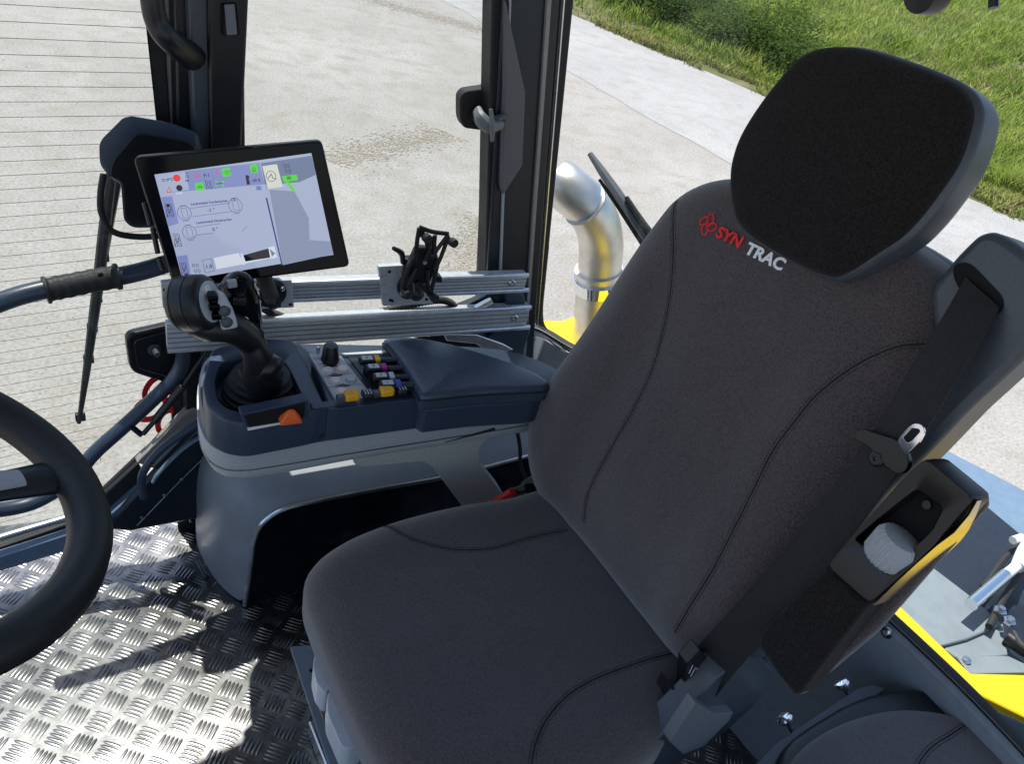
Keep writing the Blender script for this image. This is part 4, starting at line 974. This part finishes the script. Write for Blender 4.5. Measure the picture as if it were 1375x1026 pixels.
# ------------------------------------------------------------------ driver seat
SO = V((.687, .955, .52)); a57 = R2(5.7); SB = V((math.cos(a57), math.sin(a57), 0)); SLt = V((-math.sin(a57), math.cos(a57), 0))
T12 = R2(12); SUp = V((0, 0, 1))*math.cos(T12)+SB*math.sin(T12); SNf = -SB*math.cos(T12)+V((0, 0, 1))*math.sin(T12)
def bp(x, y, off=0.): return onp(x, y, SO+SNf*off, SNf)
seat = thing('driver_seat', 'black fabric driver seat with high backrest and red and white lettering', 'seat', (.5, .75, .0))
bo = [(722, 668), (708, 618), (712, 560), (738, 510), (790, 430), (848, 337), (885, 285), (905, 262), (935, 244), (975, 236), (1030, 240), (1100, 268), (1185, 310), (1237, 345), (1252, 368), (1262, 430), (1245, 492), (1195, 598), (1128, 718), (1058, 820), (990, 885), (945, 908), (915, 897), (850, 822), (790, 745), (745, 692)]
def loc(x, y, off=0.):
    q = bp(x, y, off)-SO; return (q.dot(SLt), q.dot(SUp))
def lumb(u, v):
    # side bolsters stand proud of the centre panel, soft lumbar swell
    c = -.205; d = abs(u-c)
    b = .016*(1/(1+math.exp(-(d-.15)*60)))*(1/(1+math.exp((v-.52)*25)))
    return b+.010*math.exp(-((v-.18)/.12)**2)+.0022*mnoise.noise(V((u*9, v*7, 1)))+.0012*mnoise.noise(V((u*24, v*13, 5)))
back = Pillow([loc(x, y, -.012) for x, y in bo], SO-SNf*.0, SLt, SUp, SNf, .10, .038, .016, lumb, 150)
BK = back.mesh().build('backrest', FABRIC, seat, smooth=180)
back.seam([(908, 270), (904, 330), (899, 400), (881, 480), (850, 550), (815, 612), (790, 662), (784, 702)], BK)
back.seam([(1243, 462), (1200, 467), (1150, 490), (1100, 527), (1066, 567), (1038, 605), (1013, 655), (988, 705), (957, 765), (928, 812), (906, 850)], BK)
# plastic shell behind the backrest
shp = Pillow([(u*1.0+(.012 if u > -.2 else -.014), v+.0) for u, v in [loc(x, y, -.012) for x, y in bo]], SO-SNf*.075, SLt, SUp, SNf, .045, .02, .0, None, 110)
shp.mesh().build('back_shell', BLUEG, seat, smooth=180)
# headrest
ho = [(1091, 63.5), (1118, 59.5), (1154, 62.6), (1207, 79), (1252, 96), (1285, 114), (1300, 136), (1300, 163), (1283, 215), (1252, 262), (1228, 293), (1203, 318), (1170, 340), (1140, 360), (1118, 370), (1103, 369), (1070, 356), (1014, 324), (988, 300), (979, 275), (976, 240), (979, 213), (990, 181), (1014, 141), (1046, 99), (1069, 75)]
HO = .048
hq = [loc(x, y, HO) for x, y in ho]
headr = Pillow(hq, SO+SNf*HO, SLt, SUp, SNf, .035, .012, .010, lambda u, v: .0015*mnoise.noise(V((u*14, v*14, 3))), 130, .008)
HR = headr.mesh().build('headrest', FABRIC2, seat, smooth=180)
hc_ = (sum(a for a, b in hq)/len(hq), sum(b for a, b in hq)/len(hq))
hsil = []
for a, b in hq:
    dx, dy = a-hc_[0], b-hc_[1]; hsil.append((a+dx*(.055 if dx < 0 else -.01), b+dy*(.03 if dy > 0 else .02)))
hshell = Pillow(hsil, SO+SNf*(HO-.012), SLt, SUp, SNf, .070, .010, .0, None, 120, .03)
hshell.mesh().build('headrest_shell', BLUEG, HR, smooth=180)
for du in (-.04, .04): MB().tube([SO+SLt*(hc_[0]+du)+SUp*.56-SNf*.03, SO+SLt*(hc_[0]+du)+SUp*.76-SNf*.01], .007, 10, False).build('headrest_post', STEEL, seat)
# cushion
co_ = [(.012, .03), (.014, -.04), (.027, -.13), (.031, -.215), (.026, -.30), (.010, -.38), (-.018, -.435), (-.055, -.460), (-.12, -.467), (-.25, -.468), (-.36, -.463), (-.43, -.447), (-.485, -.40), (-.512, -.30), (-.52, -.2), (-.515, -.12), (-.485, -.03), (-.44, .04), (-.38, .09), (-.2, .11), (-.02, .09)]
def cush(u, v):
    d = abs(u+.24); return .014*(1/(1+math.exp(-(d-.17)*55)))-.006*math.exp(-((v+.15)/.14)**2)+.0025*mnoise.noise(V((u*8, v*8, 2)))+.0012*mnoise.noise(V((u*20, v*16, 7)))
cz = V((0, 0, 1)); CO = V((SO.x, SO.y, .505))
cushion = Pillow(co_, CO, SLt, SB, cz, .105, .045, .014, cush, 150, .02)
CU = cushion.mesh().build('cushion', FABRIC, seat, smooth=180)
cushion.seam([(512, 706), (540, 718), (575, 731), (620, 739), (665, 736), (710, 723), (762, 712)], CU)
cushion.seam([(712, 1040), (719, 1000), (735, 965), (762, 935), (800, 912), (850, 893), (902, 878)], CU)
# logo on the backrest
def bpt(x, y, off=.0008):
    u, v = loc(x, y)
    for _ in range(4): u, v = loc(x, y, back.height(u, v))
    return u, v
u0, v0 = bpt(966, 318); u1, v1 = bpt(1048, 362)
for s_, xa, ya, m_ in (('SYN', 961, 317, REDPRINT), ('TRAC', 1000, 339, WHITEPRINT)):
    u, v = bpt(xa, ya); ue, ve = bpt(xa+40, ya+20)
    hgt = back.height(u, v); hge = back.height(ue, ve)
    d = (SLt*(ue-u)+SUp*(ve-v)+SNf*(hge-hgt)).normalized(); up_ = (SUp-d*SUp.dot(d)).normalized()
    o = text(s_, .0235, SO+SLt*u+SUp*v+SNf*(hgt+.0012), d*1.13, up_, m_, BK, bold=.0008, ext=.0006, shear=.12, spacing=1.02)
def petal(cx_, cy_, ang):
    pts = []
    u, v = bpt(cx_, cy_); h_ = back.height(u, v)
    for k in range(29):
        a = 6.2832*k/28; x = .0078*math.cos(a); y = .0056*math.sin(a)
        pts.append(SO+SLt*(u+x*math.cos(ang)-y*math.sin(ang))+SUp*(v+x*math.sin(ang)+y*math.cos(ang))+SNf*(h_+.001))
    return MB().tube(pts, .0014, 6, False, flat=.6, flatdir=SNf)
for c_, an in (((946, 297), 2.2), ((955, 294), 1.2), ((947, 308), 1.0), ((957, 305), 2.4)): petal(*c_, an).build('ring_emblem', REDPRINT, BK)

# belt guide shell at the near side of the backrest
pp_ = [(1246, 388), (1285, 340), (1312, 314), (1330, 309), (1352, 318), (1410, 362), (1418, 420), (1385, 470), (1300, 548), (1240, 612), (1190, 660), (1120, 748), (1050, 850), (1010, 890), (985, 860), (1085, 700), (1190, 545), (1252, 450)]
MB().prism(round_poly([bp(x, y, -.012) for x, y in pp_], .012, 4), -SNf*.065).build('belt_guide', BLUEG, seat, .012, 4)
sl_ = [(1280, 356), (1296, 351), (1308, 358), (1346, 398), (1348, 414), (1338, 424), (1325, 420), (1290, 392), (1280, 372)]
MB().prism(round_poly([bp(x, y, -.0105) for x, y in sl_], .006, 4), -SNf*.01).build('belt_slot_shade', VOID, seat)  # thin black plate proud of the shell, standing for the shaded slot
def strap(name, le, ri, offs, m=WEB):
    L_ = [bp(x, y, o_) for (x, y), o_ in zip(le, offs)]; R_ = [bp(x, y, o_) for (x, y), o_ in zip(ri, offs)]
    L2, _ = crs(L_, [0]*len(L_), 8); R2_, _ = crs(R_, [0]*len(R_), 8); mb = MB(); loops = []
    for a, b in zip(L2, R2_):
        row = [a.lerp(b, k/8)+SNf*(.0015*math.sin(math.pi*k/8)) for k in range(9)]; loops.append(row+[p-SNf*.0014 for p in row[::-1]])
    return mb.loft(loops).build(name, m, seat, smooth=60)
strap('belt_webbing', [(1296, 372), (1270, 418), (1222, 495), (1165, 590), (1060, 728), (985, 815), (925, 882), (895, 925)], [(1342, 412), (1322, 452), (1280, 518), (1222, 610), (1118, 755), (1050, 832), (978, 914), (940, 965)], [-.004, .012, .030, .042, .045, .045, .018, -.03])
# buckle tongue and stop button
MB().prism(round_poly([bp(x, y, .052) for x, y in ((1143, 585), (1158, 575), (1178, 582), (1204, 590), (1216, 602), (1221, 622), (1216, 634), (1204, 638), (1190, 628), (1166, 600), (1150, 592))], .006), -SNf*.010).build('tongue_cover', TRIM, seat, .004)
mb = MB(); outer = round_poly([bp(x, y, .050) for x, y in ((1206, 592), (1222, 573), (1230, 568), (1240, 570), (1244, 580), (1238, 592), (1218, 612))], .004, 5); inner = round_poly([bp(x, y, .050) for x, y in ((1214, 588), (1226, 575), (1236, 576), (1237, 580), (1226, 592), (1220, 595))], .002, 5)
O = resample(outer, 60); I = resample(inner, 60); cI = sum(I, V((0, 0, 0)))/60
k0 = min(range(60), key=lambda k: (I[k]-O[0]).length); I = I[k0:]+I[:k0]
off_ = SNf*.003
MB().loft([O, I, [p+off_ for p in I], [p+off_ for p in O], O], True, False, False).build('tongue', CHROME, seat, .0005)
MB().lathe(bp(1178, 616, .048), SNf, [(.001, 0), (.0095, 0), (.0095, .003), (.007, .005), (.003, .005), (.0025, .003), (.001, .003)], 20).build('belt_stop', BLACK, seat)
# red buckle between seat and console
MB().tube([bp(660, 678, .015), bp(690, 660, .012)], .0085, 10, False, flat=1.5, flatdir=SNf).build('buckle_button', RED, seat, .002)
MB().tube([bp(684, 666, -.006), bp(712, 655, -.01)], .011, 10, False, flat=1.5, flatdir=SNf).build('buckle_body', BLACK, seat, .002)
MB().prism([bp(x, y, -.03) for x, y in ((698, 648), (716, 636), (722, 660), (716, 672), (706, 680))], -SNf*.02).build('buckle_anchor', BLUEG, seat, .003)

# folded armrest
AF = .065
def af(x, y, off=0.): return bp(x, y, AF+off)
up_o = [(1243, 614), (1309, 669), (1256, 730), (1167, 812), (1110, 761), (1143, 720), (1217, 636)]
lo_o = [(1165, 813), (1118, 872), (1068, 938), (1042, 905), (1017, 868), (1020, 850), (1062, 805), (1108, 763)]
rec = [(1231, 657), (1266, 682), (1252, 712), (1198, 765), (1147, 724), (1180, 696)]
def ring_prism(outer, inner, d, nm, m, bev=.002):  # rim with an opening
    O = resample(outer, 80); c = sum(O, V((0, 0, 0)))/80; I0 = resample(inner, 320); I = [max(I0, key=lambda q: (q-c).normalized().dot((p-c).normalized())) for p in O]
    return MB().loft([[p+d for p in O], [p+d*.06 for p in O], [p.lerp(c, .02) for p in O], [q+(p-q)*.05 for p, q in zip(O, I)], [q+d*.04 for q in I], [q+d*.5 for q in I]], True, True, False).build(nm, m, seat, 0, smooth=50)
AT = ring_prism(round_poly([af(*p) for p in up_o], .008, 5), round_poly([af(*p) for p in rec], .003, 4), -SNf*.042, 'armrest_trim', TRIM)
MB().prism([af(*p, -.022) for p in rec], -SNf*.002).build('armrest_recess', VOID, AT)
MB().lathe(af(1245, 678, -.0195), SNf, [(.001, 0), (.005, 0), (.005, .002), (.001, .002)], 12).build('recess_screw', BLACK, AT)
MB().prism(round_poly([af(*p, -.042) for p in ((1250, 612), (1318, 662), (1323, 680), (1259, 752), (1176, 848), (1070, 938), (1018, 868), (1110, 761), (1217, 636))], .012, 5), -SNf*.02).build('armrest_back', FABRIC, seat, .008, 3)
MB().prism(round_poly([af(*p) for p in lo_o], .010, 5), -SNf*.05).build('armrest_pad', FABRIC2, seat, .010, 4)
kc = af(1201, 733, -.004); kax = V((.13, -.12, .98)).normalized()
MB().lathe(kc, kax, [(.001, -.024), (.022, -.024), (.0255, -.019), (.0265, .006), (.0255, .008), (.022, .014), (.014, .0165), (.001, .017)], 88, 22, .0014).build('height_knob', GREYP, AT, smooth=30)
MB().lathe(kc-kax*.03, kax, [(.007, 0), (.007, .014)], 12).build('knob_shaft', BLACK, AT)

ed_ = [af(x, y, -.004) for x, y in ((1310, 671), (1299, 690), (1279, 714), (1256, 731), (1228, 756), (1201, 781), (1170, 812))]
ov_ = -SLt*.0022
FL_ = [p+ov_ for p in ed_]; FR_ = [p+ov_-SNf*k for p, k in zip(ed_, (.010, .018, .034, .056, .062, .058, .030))]
MB().loft([FL_, FR_, [p-ov_ for p in FR_], [p-ov_ for p in FL_]], False, False, False).build('polished_edge', SATIN, AT, smooth=60)
# recliner cover, lever, label, levers
SLp = SO-SLt*.50
def ls(x, y, off=0.): return onp(x, y, SLp-SLt*off, SLt)
MB().prism(round_poly([ls(x, y) for x, y in ((1013, 872), (1040, 905), (1034, 922), (1011, 950), (975, 983), (930, 1014), (870, 1050), (820, 1050), (885, 992), (930, 949), (964, 910), (990, 890))], .008), SLt*.04).build('recliner_cover', BLUEG, seat, .010, 3)
MB().prism(round_poly([ls(x, y, .014) for x, y in ((935, 944), (958, 960), (985, 957), (980, 967), (945, 1003), (918, 1014), (899, 997))], .004), SLt*.018).build('recline_lever', HANDG, seat, .005, 3)
LB = MB().prism([ls(x, y, -.03) for x, y in ((915, 960), (922, 892), (940, 872), (966, 905), (950, 925))], SLt*.02).build('label_plate', BLACK, seat, .002)
for k in range(9):
    x0, y0 = 925+k*2.2, 905+k*3.8; a = ls(x0, y0, -.0292); b = ls(x0+8-random.random()*3, y0-11, -.0292)
    MB().tube([a, b], .0005, 4, False).build('label_print', WHITEPRINT, LB)
for k in range(7):
    x0, y0 = 934+k*3, 897+k*2.4; a = ls(x0, y0, -.0292); b = ls(x0+3+random.random()*3, y0+4, -.0292)
    MB().tube([a, b], .0006, 4, False).build('label_print', WHITEPRINT, LB)
MB().prism([ls(x, y, -.035) for x, y in ((872, 990), (905, 925), (922, 960), (918, 990), (880, 1010))], SLt*.03).build('recliner_gap_shade', VOID, seat)  # solid block coloured as the shade between cover and seat
# pan, suspension and floor plate
def cl(u, v, z): return V((SO.x, SO.y, 0))+SLt*u+SB*v+V((0, 0, z))
MB().prism(round_poly([cl(u, v, .405) for u, v in ((-.01, .05), (-.01, -.36), (-.07, -.43), (-.42, -.43), (-.48, -.34), (-.48, .05))], .03, 4), (0, 0, -.04)).build('seat_pan', GREYP, seat, .006)
MB().loft([[cl(u, v, z) for u, v in ((-.05-i, .02-i), (-.05-i, -.34+i), (-.43+i, -.34+i), (-.43+i, .02-i))] for i, z in ((0, .37), (.012, .33), (0, .29), (.012, .25), (0, .21), (.012, .17), (0, .13), (0, .08))]).build('suspension_bellows', RUBBER, seat)
MB().prism([cl(u, v, .045) for u, v in ((-.02, .08), (-.02, -.42), (-.46, -.42), (-.46, .08))], (0, 0, -.04)).build('floor_plate', STEEL, seat, .004)
MB().prism(round_poly(zp([(389, 868), (424, 866), (450, 905), (500, 1060), (452, 1060)], .16), .006), (0, 0, -.006)).build('slide_plate', DECKP, seat, .002)
MB().lathe(onz(418, 901, .161), (0, 0, 1), [(.001, 0), (.004, 0), (.004, .001), (.001, .001)], 12).build('plate_hole_shade', VOID, seat)  # raised black disc, the dark of a hole given as colour
MB().tube([onz(430, 925, .30), onz(470, 1040, .30)], .012, 10, False).build('front_tube', NAVYD, seat)
MB().prism(round_poly(zp([(424, 872), (440, 893), (452, 913), (447, 920), (437, 932), (425, 918), (420, 895)], .41), .006), (0, 0, -.05)).build('depth_lever', LGREY, seat, .008, 3)
MB().prism(round_poly(zp([(450, 915), (487, 985), (488, 998), (468, 1007), (458, 1002), (440, 960), (439, 935)], .41), .006), (0, 0, -.05)).build('tilt_lever', LGREY, seat, .010, 3)

# ------------------------------------------------------------------ passenger seat
ps = thing('passenger_seat', 'second seat with dark plastic rim, only its cushion corner showing', 'seat', (1.0, .3, .2))
PZ = .46
fo = [onz(x, y, PZ) for x, y in ((1050, 1040), (1085, 993), (1140, 962), (1205, 947), (1270, 952), (1330, 975), (1380, 1008), (1440, 1070), (1480, 1180), (1420, 1330), (1200, 1400), (1040, 1300), (1000, 1160))]
pm = sum(fo, V((0, 0, 0)))/len(fo)
pf_ = Pillow([((p-pm).x, (p-pm).y) for p in fo], pm, PX, PY, V((0, 0, 1)), .07, .025, .012, None, 120)
pf_.mesh().build('cushion', FABRIC, ps, smooth=180)
pf_.seam([(1215, 1060), (1245, 1010), (1280, 985), (1318, 966)], ps)
so_ = [onz(x, y, PZ) for x, y in ((1035, 1050), (1062, 992), (1120, 950), (1165, 928), (1215, 918), (1270, 921), (1330, 940), (1400, 972), (1470, 1030), (1520, 1180), (1450, 1370), (1200, 1440), (1010, 1330), (975, 1160))]
psh = Pillow([((p-pm).x, (p-pm).y) for p in so_], pm-V((0, 0, .012)), PX, PY, V((0, 0, 1)), .10, .015, .0, None, 120)
psh.mesh().build('plastic_rim', BLACK, ps, smooth=180)
MB().prism(round_poly([onz(x, y, .43) for x, y in ((1020, 1060), (1010, 1030), (1045, 996), (1150, 925), (1172, 919), (1192, 925), (1130, 965), (1060, 1012), (1040, 1060))], .01), (0, 0, -.06)).build('side_frame', BLUEG, ps, .008, 3)
bolts_ax = (onz(1056, 970, .43)-onz(1066, 985, .42)).normalized()
for x, y in ((1063, 982), (1139, 934)):
    MB().lathe(onz(x, y, .42), V((-.35, .45, .55)), [(.005, 0), (.005, .022), (.013, .022), (.013, .026), (.010, .029), (.001, .030)], 18).build('bolt', CHROME, ps)
MB().box((pm.x, pm.y, .2), .2, .2, .4).build('pedestal', BLACK, ps, .01)
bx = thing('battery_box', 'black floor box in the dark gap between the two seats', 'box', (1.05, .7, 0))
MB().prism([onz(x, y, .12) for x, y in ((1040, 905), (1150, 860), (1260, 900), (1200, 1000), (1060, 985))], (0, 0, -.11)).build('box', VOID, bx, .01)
# screw on the rear wall panel
rw = bpy.data.objects['rear_wall']
MB().lathe(onX(1191, 850, 1.165), (-1, -.2, 0), [(.001, 0), (.011, 0), (.011, .002), (.006, .003), (.004, .005), (.001, .005)], 18).build('screw', STEEL, rw)

# ------------------------------------------------------------------ outside the rear window
ex = thing('exhaust_pipe', 'bent bare steel exhaust pipe rising behind the rear window', 'exhaust pipe', (1.0, 1.6, .3))
XB = onz(800, 470, .26); YE = XB.y
def ep(x, y): return onY(x, y, YE)
rE = (ep(830, 360)-ep(779, 360)).length/2
MB().tube([ep(797, 480), ep(800, 430), ep(803, 385)], [rE*1.06, rE*1.0, rE*1.0], 28).build('lower_pipe', ZINC, ex)
MB().tube([ep(803, 392), ep(806, 350), ep(807, 325), ep(801, 298), ep(788, 276)+V((0, .01, 0)), ep(772, 262)+V((0, .04, 0)), ep(764, 257)+V((0, .07, 0))], rE*.97, 28, sub=8).build('elbow', ZINC, ex, smooth=60)
MB().tube([ep(804, 367), ep(804, 361)], rE*1.07, 28, False).build('bead', ZINC, ex)
MB().tube([ep(803, 387), ep(803.5, 373)], rE*1.09, 28, False).build('band_clamp', CHROME, ex)
MB().box(ep(818, 381)+V((0, -rE*1.1, 0)), .03, .02, .014).build('clamp_bolt', CHROME, ex, .003)
MB().tube([ep(786, 275)+(V((0, 0, 0))), ep(785, 274)], rE*1.0, 28, False).build('weld', ALUD, ex)
fe = tag(MB().prism([onz(x, y, .26) for x, y in ((715, 440), (728, 427), (752, 429), (765, 424), (840, 418), (930, 450), (1000, 560), (960, 640), (850, 620), (800, 560), (742, 492), (735, 460))], (0, 0, -.3)).build('yellow_fender', YELLOW, None, .015, 3), 'yellow fender around the foot of the exhaust pipe', 'fender')
rwp = thing('rear_wiper', 'grey wiper blade slanting behind the seat shoulder on the rear window', 'wiper', onY(880, 340, 1.30))
wpt = [(792, 206), (812, 235), (835, 268), (856, 300), (885, 345), (905, 375)]
def rwq(x, y): return onp(x, y, V((1.05, 1.30, .8)), V((.9, .3, .1)).normalized())
MB().tube([rwq(*p) for p in wpt], [.007, .0115, .013, .013, .012, .012], 8, flat=.8).build('blade', BLUEG, rwp)
MB().tube([rwq(x-7, y+6) for x, y in wpt[1:]], [.004, .0055, .006, .006, .006], 6).build('wiper_lip', RUBBER, rwp)
MB().tube([rwq(838, 262)-V((0, .01, 0)), rwq(855, 290)-V((0, .015, 0)), rwq(890, 335)], [.005, .007, .008], 8).build('arm', BLACK, rwp)

tk = thing('blue_grey_tank', 'large blue grey rounded cover outside behind the folded armrest', 'cover', onz(1300, 660, .0))
MB().prism(round_poly([onz(x, y, .20) for x, y in ((1150, 690), (1212, 608), (1245, 597), (1270, 601), (1375, 655), (1460, 705), (1500, 780), (1420, 830), (1345, 800), (1290, 758), (1235, 720))], .05, 5), (0, 0, -.7)).build('cover', TANKP, tk, .02, 4)
MB().prism(round_poly([onz(x, y, .215) for x, y in ((1268, 737), (1280, 733), (1346, 782), (1385, 822), (1375, 850), (1330, 812), (1300, 798), (1272, 770))], .012), (0, 0, -.08)).build('dark_side', NAVY, tk, .006)
dk = thing('deck_plate', 'light grey folded deck plate behind the yellow beam', 'plate', onz(1280, 850, .2))
MB().prism([onz(x, y, .285) for x, y in ((1190, 800), (1225, 770), (1253, 762), (1300, 798), (1346, 838), (1300, 858), (1262, 868))], (0, 0, -.01)).build('upper_plate', DECKP, dk, .003)
MB().prism([onz(x, y, .275) for x, y in ((1262, 866), (1300, 857), (1347, 837), (1354, 880), (1340, 882), (1285, 884))], (0, 0, -.01)).build('lower_plate', DECKP, dk, .003)
MB().prism([onz(x, y, .280) for x, y in ((1284, 881), (1354, 881), (1400, 903), (1302, 905))], (0, 0, -.01)).build('edge_flange', DECKP, dk, .002)
MB().lathe(onz(1297, 888, .281), (0, 0, 1), [(.001, 0), (.009, 0), (.009, .006), (.001, .008)], 8).build('bolt', STEEL, dk)
MB().box(onz(1330, 870, .10), .5, .6, .3).build('frame_below', NAVYD, dk, .01)
ye = tag(MB().prism([onz(x, y, .30) for x, y in ((1180, 795), (1190, 793), (1211, 816), (1303, 904), (1700, 915), (1900, 1300), (1600, 1250), (1440, 1010), (1375, 962), (1300, 925), (1290, 918), (1160, 795))], (0, 0, -.06)).build('yellow_beam', YELLOW, None, .004), 'bright yellow body beam outside the rear window', 'beam')
hy = thing('hydraulic_cylinder', 'chrome and white hydraulic cylinder with black hoses at the right edge', 'hydraulic cylinder', onz(1320, 810, .2))
def hz(x, y, z=.34): return onz(x, y, z)
MB().tube([hz(1304, 812), hz(1350, 772)], .014, 14, False).build('barrel', CHROME, hy)
MB().tube([hz(1346, 776), hz(1372, 755)], .012, 14, False).build('white_end', WHITEM, hy)
MB().tube([hz(1366, 762), hz(1376, 738), hz(1390, 720)], .015, 14).build('white_fitting', WHITEM, hy)
MB().tube([hz(1360, 726), hz(1372, 722)], .010, 12, False).build('pin', WHITEM, hy)
for a in (((1328, 842), (1350, 800), (1385, 750)), ((1320, 790), (1345, 755), (1368, 730)), ((1360, 850), (1372, 868), (1395, 880))): MB().tube([hz(*p, .30) for p in a], .008, 10).build('hose', RUBBER, hy)
for x, y in ((1354, 836), (1342, 822)): MB().lathe(hz(x, y, .31), (0, 0, 1), [(.001, 0), (.014, 0), (.014, .006), (.008, .007), (.008, .014), (.001, .014)], 6).build('nut', STEEL, hy)
MB().tube([hz(1352, 855, .29), hz(1375, 872, .29), hz(1400, 885, .29)], .016, 12).build('joint', BLACK, hy)
MB().prism([hz(x, y, .25) for x, y in ((1310, 800), (1350, 790), (1400, 830), (1420, 900), (1375, 905), (1350, 870), (1345, 835))], (0, 0, -.1)).build('dark_block', NAVYD, hy, .01)
for o in bpy.data.objects:
    if '_o' in o: del o['_o']
